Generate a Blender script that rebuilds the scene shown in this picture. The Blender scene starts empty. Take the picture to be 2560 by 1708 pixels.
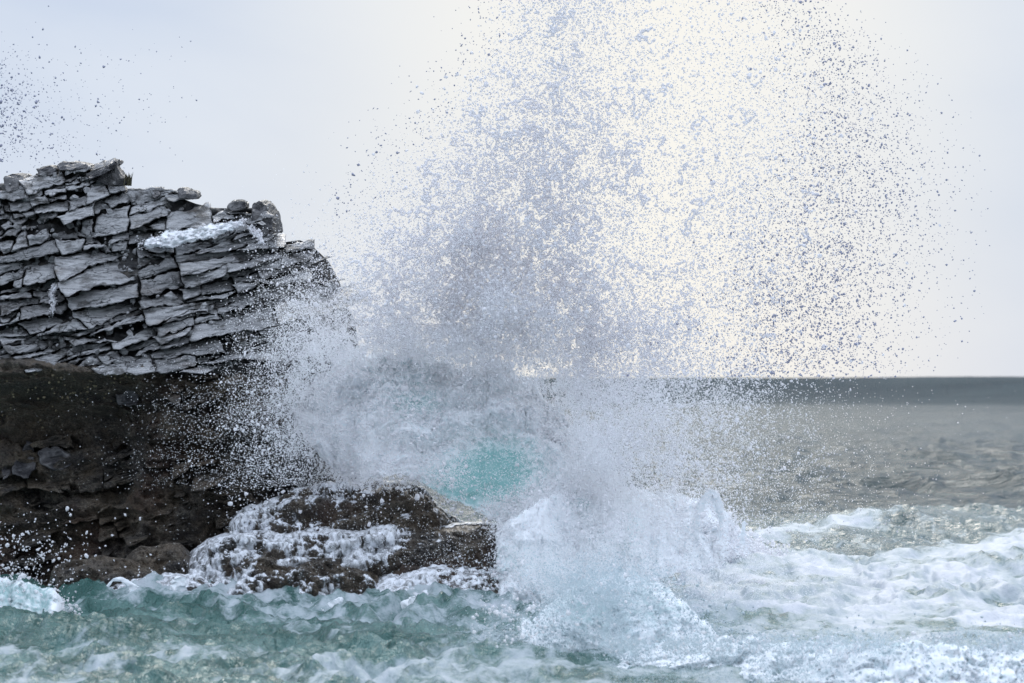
import bpy, bmesh, math, random
import numpy as np
from mathutils import Vector

rng = np.random.default_rng(7)
random.seed(7)
scene = bpy.context.scene
COL = scene.collection
R = math.radians

# ------------------------------------------------------------------ camera
CAMZ = 4.65
HOR = 948.0                      # photograph's horizon row (of 1708)
F = 2560 * 100.0 / 36.0          # focal length in photograph pixels
cam_d = bpy.data.cameras.new('camera')
cam_d.lens = 100.0
cam_d.sensor_width = 36.0
cam_d.shift_y = (HOR - 854.0) / 2560.0
cam_d.clip_start = 0.5
cam_d.clip_end = 20000.0
cam_d.dof.use_dof = True
cam_d.dof.focus_distance = 60.5
cam_d.dof.aperture_fstop = 1.25
cam = bpy.data.objects.new('camera', cam_d)
cam.location = (0, 0, CAMZ)
cam.rotation_euler = (R(90), 0, 0)
COL.objects.link(cam)
scene.camera = cam

# ------------------------------------------------------------------ light
SUN_EL, SUN_AZ = 30.0, 2.8       # the sun stands behind thin cloud, ahead and a little right
world = bpy.data.worlds.new('World')
scene.world = world
world.use_nodes = True
wn, wl = world.node_tree.nodes, world.node_tree.links
wn.clear()
w_out = wn.new('ShaderNodeOutputWorld')
w_bg = wn.new('ShaderNodeBackground')
w_bg.inputs['Strength'].default_value = 0.1
w_sky = wn.new('ShaderNodeTexSky')
w_sky.sky_type = 'NISHITA'
w_sky.sun_disc = False
w_sky.sun_elevation = R(SUN_EL)
w_sky.sun_rotation = R(SUN_AZ)
w_tc = wn.new('ShaderNodeTexCoord')
w_nrm = wn.new('ShaderNodeVectorMath'); w_nrm.operation = 'NORMALIZE'
wl.new(w_tc.outputs['Generated'], w_nrm.inputs[0])
sun_dir = Vector((math.sin(R(SUN_AZ)) * math.cos(R(SUN_EL)), math.cos(R(SUN_AZ)) * math.cos(R(SUN_EL)), math.sin(R(SUN_EL))))
w_flat = wn.new('ShaderNodeVectorMath'); w_flat.operation = 'MULTIPLY'
w_flat.inputs[1].default_value = (1, 1, 0.12)     # the veil brightens in a column under the hidden sun
wl.new(w_nrm.outputs[0], w_flat.inputs[0])
w_flat2 = wn.new('ShaderNodeVectorMath'); w_flat2.operation = 'NORMALIZE'
wl.new(w_flat.outputs[0], w_flat2.inputs[0])
w_dot = wn.new('ShaderNodeVectorMath'); w_dot.operation = 'DOT_PRODUCT'
w_dot.inputs[1].default_value = (math.sin(R(SUN_AZ)), math.cos(R(SUN_AZ)), 0.0)
wl.new(w_flat2.outputs[0], w_dot.inputs[0])
w_glow = wn.new('ShaderNodeMapRange')
w_glow.interpolation_type = 'LINEAR'
w_glow.inputs['From Min'].default_value = math.cos(R(12.0))
w_glow.inputs['From Max'].default_value = 1.0
wl.new(w_dot.outputs['Value'], w_glow.inputs['Value'])
w_noise = wn.new('ShaderNodeTexNoise')
w_noise.inputs['Scale'].default_value = 4.0
w_noise.inputs['Detail'].default_value = 5.0
w_noise.inputs['Distortion'].default_value = 0.4
w_map = wn.new('ShaderNodeMapping')
w_map.inputs['Scale'].default_value = (1.0, 1.0, 2.6)
wl.new(w_nrm.outputs[0], w_map.inputs['Vector'])
wl.new(w_map.outputs[0], w_noise.inputs['Vector'])
w_ramp = wn.new('ShaderNodeValToRGB')
w_ramp.color_ramp.elements[0].position = 0.36
w_ramp.color_ramp.elements[0].color = (4.7, 5.5, 6.95, 1)
w_ramp.color_ramp.elements[1].position = 0.64
w_ramp.color_ramp.elements[1].color = (5.8, 6.4, 7.4, 1)
wl.new(w_noise.outputs['Fac'], w_ramp.inputs['Fac'])
w_mixg = wn.new('ShaderNodeMix'); w_mixg.data_type = 'RGBA'
w_mixg.inputs['B'].default_value = (7.9, 7.75, 7.3, 1)
w_pow = wn.new('ShaderNodeMath'); w_pow.operation = 'POWER'; w_pow.inputs[1].default_value = 2.6
wl.new(w_glow.outputs[0], w_pow.inputs[0])
wl.new(w_pow.outputs[0], w_mixg.inputs['Factor'])
wl.new(w_ramp.outputs['Color'], w_mixg.inputs['A'])
w_mix = wn.new('ShaderNodeMix'); w_mix.data_type = 'RGBA'
w_mix.inputs['Factor'].default_value = 0.97
wl.new(w_sky.outputs[0], w_mix.inputs['A'])
w_sep = wn.new('ShaderNodeSeparateXYZ')
wl.new(w_nrm.outputs[0], w_sep.inputs[0])
w_up = wn.new('ShaderNodeMapRange')              # an overcast sky grows brighter towards the zenith
w_up.inputs['From Min'].default_value = 0.13; w_up.inputs['From Max'].default_value = 1.0
w_up.inputs['To Min'].default_value = 1.0; w_up.inputs['To Max'].default_value = 2.6
wl.new(w_sep.outputs['Z'], w_up.inputs['Value'])
w_mul = wn.new('ShaderNodeVectorMath'); w_mul.operation = 'SCALE'
wl.new(w_mixg.outputs['Result'], w_mul.inputs[0]); wl.new(w_up.outputs[0], w_mul.inputs['Scale'])
wl.new(w_mul.outputs[0], w_mix.inputs['B'])
wl.new(w_mix.outputs['Result'], w_bg.inputs['Color'])
wl.new(w_bg.outputs[0], w_out.inputs['Surface'])

sun_d = bpy.data.lights.new('sun', 'SUN')
sun_d.energy = 1.0
sun_d.angle = R(28)
sun_d.color = (1.0, 0.95, 0.86)
sun = bpy.data.objects.new('sun', sun_d)
sun.rotation_euler = (-sun_dir).to_track_quat('-Z', 'Y').to_euler()
sun.location = (0, 0, 60)
COL.objects.link(sun)

scene.view_settings.view_transform = 'Standard'
scene.view_settings.look = 'None'
scene.view_settings.exposure = 0.22
scene.view_settings.gamma = 1.0
scene.view_settings.use_curve_mapping = False
scene.cycles.max_bounces = 12
scene.cycles.diffuse_bounces = 10
scene.cycles.transmission_bounces = 10
scene.cycles.transparent_max_bounces = 12

# ------------------------------------------------------------------ helpers
_perm = np.random.default_rng(11).permutation(256)
_perm = np.concatenate([_perm, _perm, _perm])
_g = np.random.default_rng(12).normal(size=(256, 3))
_g /= np.linalg.norm(_g, axis=1)[:, None]

def perlin(x, y, z):
    x, y, z = np.broadcast_arrays(np.asarray(x, float), np.asarray(y, float), np.asarray(z, float))
    xi, yi, zi = np.floor(x).astype(int), np.floor(y).astype(int), np.floor(z).astype(int)
    xf, yf, zf = x - xi, y - yi, z - zi
    xi &= 255; yi &= 255; zi &= 255
    u, v, w = [t * t * t * (t * (t * 6 - 15) + 10) for t in (xf, yf, zf)]
    out = 0
    for i in (0, 1):
        for j in (0, 1):
            for k in (0, 1):
                h = _perm[_perm[_perm[xi + i] + yi + j] + zi + k]
                g = _g[h]
                d = g[..., 0] * (xf - i) + g[..., 1] * (yf - j) + g[..., 2] * (zf - k)
                out = out + d * (u if i else 1 - u) * (v if j else 1 - v) * (w if k else 1 - w)
    return out * 1.6

def fbm(x, y, z, o=4, gain=0.5):
    s, a, f = 0, 1.0, 1.0
    for i in range(o):
        s = s + a * perlin(x * f + 17.3 * i, y * f + 5.1 * i, z * f + 9.7 * i)
        a *= gain; f *= 2.03
    return s

def billow(x, y, z, o=4, gain=0.5):
    s, a, f = 0, 1.0, 1.0
    for i in range(o):
        s = s + a * np.abs(perlin(x * f + 17.3 * i, y * f + 5.1 * i, z * f + 9.7 * i))
        a *= gain; f *= 2.1
    return s

def ridge(x, y, z, o=3, gain=0.5):
    s, a, f = 0, 1.0, 1.0
    for i in range(o):
        s = s + a * (1 - 2 * np.abs(perlin(x * f + 3.3 * i, y * f + 7.1 * i, z * f + 1.7 * i)))
        a *= gain; f *= 2.1
    return s

def sstep(a, b, x):
    t = np.clip((np.asarray(x, float) - a) / (b - a), 0, 1)
    return t * t * (3 - 2 * t)

def world_xz(px, py, Y):
    """real position of the photograph's pixel on something that stands Y metres away"""
    return (px - 1280.0) / F * Y, CAMZ - (py - HOR) / F * Y

def tag(o, label=None, cat=None, group=None, kind=None):
    if label: o['label'] = label
    if cat: o['category'] = cat
    if group: o['group'] = group
    if kind: o['kind'] = kind
    return o

def make_mesh(name, verts, faces_flat, nper, smooth=True):
    """verts (N,3); faces_flat int array; nper = corners per face (one number)"""
    me = bpy.data.meshes.new(name)
    nf = len(faces_flat) // nper
    me.vertices.add(len(verts)); me.loops.add(len(faces_flat)); me.polygons.add(nf)
    me.vertices.foreach_set('co', np.ascontiguousarray(verts, dtype=np.float32).ravel())
    me.loops.foreach_set('vertex_index', np.ascontiguousarray(faces_flat, dtype=np.int32))
    me.polygons.foreach_set('loop_start', np.arange(0, nf * nper, nper, dtype=np.int32))
    try:
        me.polygons.foreach_set('loop_total', np.full(nf, nper, dtype=np.int32))
    except Exception:
        pass
    me.update(calc_edges=True)
    me.validate()
    if smooth:
        me.polygons.foreach_set('use_smooth', np.ones(nf, dtype=bool))
    return me

def put(name, me, mats, parent=None):
    o = bpy.data.objects.new(name, me)
    for m in (mats if isinstance(mats, (list, tuple)) else [mats]):
        me.materials.append(m)
    COL.objects.link(o)
    if parent is not None:
        o.parent = parent
        o.location = -Vector(parent.location)
    return o

def recentre(o, parent=None):
    """move the origin of a mesh object to the middle of its own vertices"""
    me = o.data
    n = len(me.vertices)
    co = np.empty(n * 3, dtype=np.float32); me.vertices.foreach_get('co', co)
    co = co.reshape(-1, 3); c = co.mean(axis=0)
    me.vertices.foreach_set('co', (co - c).ravel()); me.update()
    base = Vector((float(c[0]), float(c[1]), float(c[2])))
    o.location = base - (Vector(parent.location) if parent is not None else Vector())
    return o

def empty(name, loc):
    o = bpy.data.objects.new(name, None)
    o.location = loc
    o.empty_display_size = 0.2
    COL.objects.link(o)
    return o

def grid_faces(r, c):
    i = np.arange(r * c).reshape(r, c)
    return np.stack([i[:-1, :-1], i[1:, :-1], i[1:, 1:], i[:-1, 1:]], axis=-1).reshape(-1)

def grid_mesh(name, X, Y, Z, attrs=None, keep=None):
    r, c = X.shape
    V = np.stack([X, Y, Z], axis=-1).reshape(-1, 3)
    fc = grid_faces(r, c)
    if keep is not None:
        k = (keep[:-1, :-1] | keep[1:, :-1] | keep[1:, 1:] | keep[:-1, 1:]).reshape(-1)
        fc = fc.reshape(-1, 4)[k]
        used = np.unique(fc)
        remap = np.full(len(V), -1); remap[used] = np.arange(len(used))
        V = V[used]; fc = remap[fc].reshape(-1)
    me = make_mesh(name, V, fc, 4)
    for k_, a in (attrs or {}).items():
        at = me.attributes.new(k_, 'FLOAT', 'POINT')
        a = a.reshape(-1)
        if keep is not None: a = a[used]
        at.data.foreach_set('value', np.ascontiguousarray(a, dtype=np.float32))
    return me

def grid_normals(X, Y, Z):
    P = np.stack([X, Y, Z], axis=-1)
    du = np.gradient(P, axis=1); dv = np.gradient(P, axis=0)
    n = np.cross(du, dv)
    n /= np.linalg.norm(n, axis=-1)[..., None] + 1e-9
    s = np.sign((n * np.array([0, -1, 0.6])).sum(-1)); s[s == 0] = 1
    return n * s[..., None]

# ------------------------------------------------------------------ materials
class Nodes:
    def __init__(self, name):
        self.m = bpy.data.materials.new(name); self.m.use_nodes = True
        self.t = self.m.node_tree; self.t.nodes.clear()
        self.out = self.t.nodes.new('ShaderNodeOutputMaterial')
        self.tc = self.t.nodes.new('ShaderNodeTexCoord')
        g = self.t.nodes.new('ShaderNodeNewGeometry')
        self.pos = g.outputs['Position']; self.nrm = g.outputs['Normal']
    def n(self, t, **kw):
        nd = self.t.nodes.new(t)
        for k, v in kw.items(): setattr(nd, k, v)
        return nd
    def link(self, a, b): self.t.links.new(a, b)
    def scale(self, s, rot=(0, 0, 0), src=None):
        m = self.n('ShaderNodeMapping'); m.inputs['Scale'].default_value = s; m.inputs['Rotation'].default_value = rot
        self.link(src if src is not None else self.pos, m.inputs['Vector']); return m.outputs[0]
    def noise(self, vec, scale, detail=4, rough=0.5, dist=0.0):
        x = self.n('ShaderNodeTexNoise')
        x.inputs['Scale'].default_value = scale; x.inputs['Detail'].default_value = detail
        x.inputs['Roughness'].default_value = rough; x.inputs['Distortion'].default_value = dist
        self.link(vec, x.inputs['Vector']); return x.outputs['Fac']
    def voronoi(self, vec, scale, feature='F1', rnd=1.0):
        x = self.n('ShaderNodeTexVoronoi'); x.feature = feature
        x.inputs['Scale'].default_value = scale; x.inputs['Randomness'].default_value = rnd
        self.link(vec, x.inputs['Vector']); return x.outputs['Distance']
    def attr(self, name):
        x = self.n('ShaderNodeAttribute'); x.attribute_name = name; return x.outputs['Fac']
    def math(self, op, a, b=None, c=None, clamp=False):
        x = self.n('ShaderNodeMath'); x.operation = op; x.use_clamp = clamp
        for i, v in enumerate((a, b, c)):
            if v is None: continue
            if hasattr(v, 'node'): self.link(v, x.inputs[i])
            else: x.inputs[i].default_value = v
        return x.outputs[0]
    def rng(self, v, a, b, c=0.0, d=1.0, smooth=True):
        x = self.n('ShaderNodeMapRange'); x.interpolation_type = 'SMOOTHSTEP' if smooth else 'LINEAR'
        self.link(v, x.inputs['Value'])
        for k, w in zip(('From Min', 'From Max', 'To Min', 'To Max'), (a, b, c, d)):
            if hasattr(w, 'node'): self.link(w, x.inputs[k])
            else: x.inputs[k].default_value = w
        return x.outputs[0]
    def mix(self, f, a, b):
        x = self.n('ShaderNodeMix'); x.data_type = 'RGBA'
        for k, v in (('Factor', f), ('A', a), ('B', b)):
            if hasattr(v, 'node'): self.link(v, x.inputs[k])
            else: x.inputs[k].default_value = v if k == 'Factor' else (*v, 1)
        return x.outputs['Result']
    def bump(self, h, strength, dist, prev=None):
        x = self.n('ShaderNodeBump'); x.inputs['Strength'].default_value = strength; x.inputs['Distance'].default_value = dist
        self.link(h, x.inputs['Height'])
        if prev is not None: self.link(prev, x.inputs['Normal'])
        return x.outputs[0]
    def bsdf(self, color, rough, bump=None, spec=0.5, ior=1.45):
        b = self.n('ShaderNodeBsdfPrincipled')
        for k, v in (('Base Color', color), ('Roughness', rough), ('Specular IOR Level', spec), ('IOR', ior)):
            if hasattr(v, 'node'): self.link(v, b.inputs[k])
            else: b.inputs[k].default_value = (*v, 1) if k == 'Base Color' else v
        if bump is not None: self.link(bump, b.inputs['Normal'])
        return b.outputs[0]
    def mixs(self, f, a, b):
        x = self.n('ShaderNodeMixShader')
        if hasattr(f, 'node'): self.link(f, x.inputs[0])
        else: x.inputs[0].default_value = f
        self.link(a, x.inputs[1]); self.link(b, x.inputs[2]); return x.outputs[0]
    def done(self, s):
        self.link(s, self.out.inputs['Surface']); return self.m

DIP = R(14)
def mat_slab():
    N = Nodes('weathered_bedding_rock')
    v = N.scale((0.7, 0.8, 5.0), (0, DIP, 0))
    inf = N.n('ShaderNodeObjectInfo')
    streak = N.noise(v, 2.2, 6, 0.62, 0.4)
    blotch = N.noise(N.pos, 1.7, 5, 0.6)
    fine = N.noise(N.pos, 26, 3, 0.6)
    col = N.mix(N.rng(streak, 0.30, 0.56), (0.15, 0.15, 0.155), (0.47, 0.47, 0.475))
    col = N.mix(N.rng(blotch, 0.52, 0.66), col, (0.10, 0.095, 0.09))
    col = N.mix(N.math('MULTIPLY', N.rng(N.noise(N.scale((1, 1, 2)), 0.9, 3), 0.6, 0.72), 0.4), col, (0.20, 0.13, 0.08))
    col = N.mix(N.math('MULTIPLY', N.rng(inf.outputs['Random'], 0.6, 1.0), 0.55), col, (0.13, 0.13, 0.132))
    grain = N.noise(N.scale((2.2, 2.2, 14.0), (0, DIP, 0)), 2.6, 6, 0.7, 0.3)
    col = N.mix(N.math('MULTIPLY', N.rng(grain, 0.44, 0.32), 0.7), col, (0.06, 0.06, 0.063))
    col = N.mix(N.math('MULTIPLY', N.rng(fine, 0.55, 0.70), 0.55), col, (0.62, 0.62, 0.62))
    crack_v = N.scale((0.9, 0.9, 1.8), (0, DIP, 0.3))
    wob = N.n('ShaderNodeTexNoise'); wob.inputs['Scale'].default_value = 1.7; wob.inputs['Detail'].default_value = 5; N.link(N.pos, wob.inputs['Vector'])
    addv = N.n('ShaderNodeVectorMath'); addv.operation = 'ADD'; N.link(crack_v, addv.inputs[0]); N.link(wob.outputs['Color'], addv.inputs[1])
    cr = N.voronoi(addv.outputs[0], 2.3, 'DISTANCE_TO_EDGE')
    crm = N.rng(cr, 0.004, 0.03, 1.0, 0.0)
    brk = N.rng(N.noise(N.pos, 1.3, 2), 0.46, 0.58)
    crm = N.math('MULTIPLY', crm, brk)
    col = N.mix(crm, col, (0.03, 0.03, 0.032))
    h = N.math('ADD', N.math('ADD', N.math('MULTIPLY', streak, 1.0), N.math('MULTIPLY', grain, 0.6)), N.math('MULTIPLY', fine, 0.3))
    h = N.math('SUBTRACT', h, N.math('MULTIPLY', crm, 0.6))
    return N.done(N.bsdf(col, N.rng(blotch, 0.35, 0.65, 0.22, 0.5), N.bump(h, 1.0, 0.13), 0.7))

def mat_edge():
    N = Nodes('broken_rock_gap_shade')  # fracture colour of slab sides; also paints shade into the gaps between slabs
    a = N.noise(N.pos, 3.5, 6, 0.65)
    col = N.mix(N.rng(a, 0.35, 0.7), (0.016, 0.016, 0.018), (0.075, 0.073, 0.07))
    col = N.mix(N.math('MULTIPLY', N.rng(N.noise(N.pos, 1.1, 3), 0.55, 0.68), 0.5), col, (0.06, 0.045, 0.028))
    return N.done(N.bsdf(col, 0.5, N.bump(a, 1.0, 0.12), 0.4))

def mat_lower():
    N = Nodes('weed_and_barnacle_rock')
    big = N.noise(N.pos, 0.9, 5, 0.65)
    mid = N.noise(N.scale((1, 1, 1.8), (0, DIP, 0)), 4.0, 7, 0.72)
    fine = N.noise(N.scale((1, 1, 1.3)), 23, 4, 0.72)
    col = N.mix(N.rng(big, 0.36, 0.64), (0.040, 0.036, 0.034), (0.13, 0.098, 0.066))
    col = N.mix(N.math('MULTIPLY', N.rng(mid, 0.48, 0.70), 0.7), col, (0.19, 0.165, 0.125))
    patch = N.rng(N.noise(N.pos, 1.5, 4, 0.6), 0.38, 0.60, 0.25, 1.0)
    col = N.mix(N.math('MULTIPLY', N.rng(fine, 0.53, 0.66), patch), col, (0.36, 0.33, 0.28))
    col = N.mix(N.rng(fine, 0.47, 0.36), col, (0.012, 0.011, 0.011))
    col = N.mix(N.math('MULTIPLY', N.rng(N.noise(N.pos, 0.55, 2), 0.58, 0.7), 0.4), col, (0.07, 0.026, 0.014))
    h = N.math('ADD', N.math('MULTIPLY', mid, 1.1), N.math('MULTIPLY', fine, 0.55))
    return N.done(N.bsdf(col, N.rng(mid, 0.3, 0.7, 0.26, 0.5), N.bump(h, 1.0, 0.13), 0.6))

def mat_grey_block():
    N = Nodes('wet_grey_rock')
    a = N.noise(N.pos, 3.0, 6, 0.65)
    col = N.mix(N.rng(a, 0.35, 0.68), (0.03, 0.03, 0.034), (0.13, 0.125, 0.125))
    return N.done(N.bsdf(col, 0.38, N.bump(a, 0.9, 0.1), 0.5))

def mat_foam():
    N = Nodes('white_foam')
    a = N.noise(N.pos, 9, 6, 0.65, 0.3)
    b = N.noise(N.pos, 40, 3, 0.6)
    teal = N.attr('teal')
    clear = N.math('MULTIPLY', N.rng(N.noise(N.scale((1, 1, 1.6)), 5.5, 6, 0.6, 0.4), 0.38, 0.62), 1.0)
    t = N.rng(N.math('ADD', teal, N.math('MULTIPLY', N.math('SUBTRACT', clear, 0.5), 0.32)), 0.15, 1.0)
    col = N.mix(t, N.mix(N.rng(N.noise(N.scale((1, 1, 1.5)), 3.2, 6, 0.65, 0.6), 0.5, 0.75), (0.95, 0.96, 0.975), (0.72, 0.83, 0.86)), (0.25, 0.47, 0.46))
    h = N.math('ADD', a, N.math('MULTIPLY', b, 0.35))
    bmp = N.bump(h, 0.25, 0.07)
    d = N.bsdf(col, N.rng(t, 0, 1, 0.8, 0.3), bmp, N.rng(t, 0, 1, 0.08, 0.35), 1.33)
    tr = N.n('ShaderNodeBsdfTranslucent')
    N.link(N.mix(t, (0.80, 0.88, 0.95), (0.3, 0.56, 0.56)), tr.inputs['Color']); N.link(bmp, tr.inputs['Normal'])
    body = N.mixs(0.16, d, tr.outputs[0])
    # torn rim: the sheet breaks into lace and drops where it thins out
    rim = N.attr('rim')
    tear = N.math('ADD', N.math('MULTIPLY', N.noise(N.pos, 6.5, 6, 0.7, 0.5), 0.9), N.math('MULTIPLY', N.noise(N.pos, 30, 3, 0.6), 0.25))
    hole = N.rng(N.math('SUBTRACT', N.math('MULTIPLY', rim, 1.35), tear), -0.12, 0.10)
    tp = N.n('ShaderNodeBsdfTransparent')
    return N.done(N.mixs(hole, body, tp.outputs[0]))

def mat_film():
    N = Nodes('running_foam')
    v = N.scale((6, 5, 2.6), (0, 0.35, 0))
    a = N.noise(v, 1.3, 6, 0.62, 0.5)
    b = N.noise(N.pos, 22, 3, 0.6)
    col = N.mix(N.rng(a, 0.36, 0.62), (0.26, 0.265, 0.27), (0.82, 0.84, 0.88))
    h = N.math('ADD', a, N.math('MULTIPLY', b, 0.3))
    veil = N.math('ADD', N.attr('cover'), N.math('MULTIPLY', N.math('SUBTRACT', a, 0.5), 1.1))
    tp = N.n('ShaderNodeBsdfTransparent')
    return N.done(N.mixs(N.rng(veil, 0.30, 0.75), tp.outputs[0], N.bsdf(col, 0.4, N.bump(h, 0.7, 0.07), 0.4, 1.33)))

def mat_drop(name, c, tr_w):
    N = Nodes(name)
    d = N.n('ShaderNodeBsdfDiffuse'); d.inputs['Color'].default_value = (*c, 1)
    t = N.n('ShaderNodeBsdfTranslucent'); t.inputs['Color'].default_value = (*c, 1)
    g = N.n('ShaderNodeBsdfGlossy'); g.inputs['Roughness'].default_value = 0.25
    s = N.mixs(tr_w, d.outputs[0], t.outputs[0])
    return N.done(N.mixs(0.04, s, g.outputs[0]))

def mat_sea():
    N = Nodes('sea_water')
    foam, murk, near, far = N.attr('foam'), N.attr('murk'), N.attr('near'), N.attr('far')
    big = N.noise(N.scale((0.35, 0.35, 0.35)), 1.0, 4, 0.6)
    deep = N.mix(N.rng(big, 0.35, 0.65), (0.036, 0.086, 0.108), (0.062, 0.118, 0.134))
    deep = N.mix(far, deep, N.mix(N.rng(N.noise(N.scale((0.02, 0.05, 0.05)), 1.0, 5, 0.6), 0.35, 0.65), (0.040, 0.072, 0.095), (0.068, 0.108, 0.128)))
    milky = N.mix(N.rng(N.noise(N.pos, 0.9, 3), 0.35, 0.65), (0.046, 0.128, 0.112), (0.135, 0.25, 0.228))
    water = N.mix(murk, deep, milky)
    # ripples: fine near the camera, long and low far out
    rip_n = N.math('ADD', N.noise(N.scale((2.2, 1.5, 1.5)), 2.2, 5, 0.6, 0.3), N.math('ADD', N.math('MULTIPLY', N.noise(N.scale((1.2, 1, 1)), 8.0, 4, 0.6), 0.30), N.math('MULTIPLY', N.noise(N.pos, 26.0, 2, 0.5), 0.06)))
    rip_f = N.noise(N.scale((0.6, 0.9, 0.5)), 1.6, 8, 0.66, 0.3)
    rip = N.math('ADD', N.math('MULTIPLY', rip_n, near), N.math('MULTIPLY', rip_f, N.math('SUBTRACT', 7.0, N.math('MULTIPLY', near, 7.0))))
    wb = N.bump(rip, 1.0, 0.32)
    wr = N.math('ADD', N.rng(near, 0, 1, 0.27, 0.19, False), N.math('MULTIPLY', far, 0.25))
    ws = N.math('SUBTRACT', N.rng(near, 0, 1, 0.12, 0.5, False), N.math('MULTIPLY', far, 0.12))
    w = N.bsdf(water, wr, wb, ws, 1.333)
    # foam: torn lace, streaked along the swell
    wv = N.scale((0.75, 0.38, 0.6))
    lace = N.math('ADD', N.math('MULTIPLY', N.noise(wv, 1.5, 7, 0.62, 0.9), 0.75), N.math('MULTIPLY', N.voronoi(N.scale((1.2, 0.55, 1)), 2.4, 'DISTANCE_TO_EDGE'), -0.16))
    lace = N.math('ADD', lace, N.math('ADD', N.math('MULTIPLY', N.noise(N.pos, 16, 4, 0.65), 0.16), N.math('MULTIPLY', N.noise(N.scale((1, .6, 1)), 5, 4, 0.65), 0.16)))
    thr = N.rng(foam, 0, 1, 0.80, 0.26, False)
    fm = N.rng(lace, N.math('SUBTRACT', thr, 0.07), N.math('ADD', thr, 0.09))
    fh = N.math('ADD', N.noise(N.scale((1.2, 0.7, 1)), 4.5, 6, 0.62, 0.3), N.math('MULTIPLY', N.noise(N.pos, 30, 3, 0.6), 0.2))
    fcol = N.mix(N.rng(lace, N.math('ADD', thr, 0.02), N.math('ADD', thr, 0.30)), (0.30, 0.36, 0.375), (0.52, 0.54, 0.58))
    f = N.bsdf(fcol, 0.55, N.bump(fh, 0.4, 0.12), 0.3, 1.33)
    return N.done(N.mixs(fm, w, f))

M_SLAB, M_EDGE, M_LOW, M_GREY = mat_slab(), mat_edge(), mat_lower(), mat_grey_block()
M_FOAM, M_FILM, M_SEA = mat_foam(), mat_film(), mat_sea()
M_DROP = mat_drop('spray_droplet', (0.96, 0.95, 0.962), 0.60)
M_SHADED_FROTH = mat_drop('shaded_froth', (0.58, 0.66, 0.69), 0.25)  # darker spray colour paints in the backlit shade of the near waves
M_BEAD = mat_drop('refraction_dark_bead', (0.46, 0.47, 0.58), 0.3)  # dark refraction of clear drops put into the diffuse colour
M_MIST = mat_drop('spray_mist_droplet', (0.97, 0.975, 0.985), 0.60)

# ------------------------------------------------------------------ sea
def flat_Y(py): return CAMZ * F / (py - HOR)

def bumpxy(px, py, cx, cy, sx, sy):
    return np.exp(-((px - cx) / sx) ** 2 - ((py - cy) / sy) ** 2)

rows_py = np.concatenate([np.arange(1830, 1300, -2.3), np.arange(1300, 1010, -1.7), np.arange(1010, 953, -1.5)])
rows_Y = np.sort(np.concatenate([[-2500, -300, 0, 15, 25], flat_Y(rows_py), np.arange(563, 730, 5.0), [9000, 15000]]))
tan_f = (np.arange(-160, 2720, 3.6) - 1280) / F
side = np.array([0.23, 0.27, 0.33, 0.42, 0.55, 0.8, 1.3, 2.5, 6, 20])
cols_t = np.concatenate([-side[::-1], tan_f, side])
SY = np.repeat(rows_Y[:, None], len(cols_t), axis=1)
SX = cols_t[None, :] * np.maximum(SY, 60)
SPX = 1280 + F * np.repeat(cols_t[None, :], len(rows_Y), axis=0)
SPY = HOR + CAMZ * F / np.maximum(SY, 5)
_near = sstep(120, 70, SY) * sstep(20, 34, SY)
h = 0.10 * fbm(SX * 0.10, SY * 0.07, 0, 3)
# choppy wavelets in front of the rocks: sharp crests, broad troughs
left = sstep(1500, 1150, SPX + 0.3 * (SPY - 1600))
chop = ridge(SX * 0.68 + 0.35 * perlin(SX * .5, SY * .4, 2), SY * 0.55, 4.2, 2, 0.45) - 0.2
chop2 = ridge(SX * 1.9 + 0.3 * perlin(SX, SY, 6), SY * 1.1, 8.8, 2, 0.5)
fg = sstep(64, 58.5, SY) * sstep(20, 34, SY)
chop3 = ridge(SX * 4.0, SY * 2.2, 5.5, 2, 0.5)
h += fg * (0.45 + 0.55 * left) * (0.25 * chop * (0.6 + 0.8 * sstep(-.3, .5, fbm(SX * .35, SY * .25, 21, 2))) + 0.085 * chop2 + 0.035 * chop3)
# lumps under the foam sheet on the right
lum = fbm(SX * 0.45, SY * 0.22, 3.1, 4, 0.5)
h += sstep(120, 85, SY) * sstep(50, 60, SY) * (0.17 * lum + 0.20 * ridge(SX * 0.75 + 0.5 * lum, SY * 0.40, 9.1, 2, 0.45) + 0.022 * fbm(SX * 2.6, SY * 1.3, 2.2, 3))
# the swell carrying the foam on the right, crest behind it
h += 0.62 * np.exp(-((SY - 84) / 5.0) ** 2) * sstep(1750, 2250, SPX)
h += 0.30 * np.exp(-((SY - 70) / 5.0) ** 2) * sstep(2250, 2500, SPX)
# small green wave rearing at the far left, and one just below it
h += 0.85 * np.exp(-((SX + 9.35 - 0.25 * (SY - 55)) / 0.62) ** 2 - ((SY - 55.5) / 1.1) ** 2) * sstep(220, 120, SPX)
# offshore chop and swell
off = sstep(88, 120, SY)
h += off * ((0.42 * fbm(SX * 0.14, SY * 0.14, 6.3, 3, 0.55) + 0.28 * ridge(SX * 0.33, SY * 0.36, 2.3, 2, 0.5) * sstep(330, 150, SY)) * sstep(600, 160, SY) + 0.5 * fbm(SX * 0.012, SY * 0.012, 1, 2))
# a large far swell standing up against the sky
h += 4.9 * np.exp(-((SY - 640 - 20 * perlin(SX * 0.01, 0, 3)) / 24) ** 2) * (1 + 0.07 * fbm(SX * 0.016, 0.5, 1, 3) + 0.02 * sstep(1700, 2300, SPX))
h = np.where(SY < 5, -0.3, h)
SZ = h.copy()

foam = np.zeros_like(SX)
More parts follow.
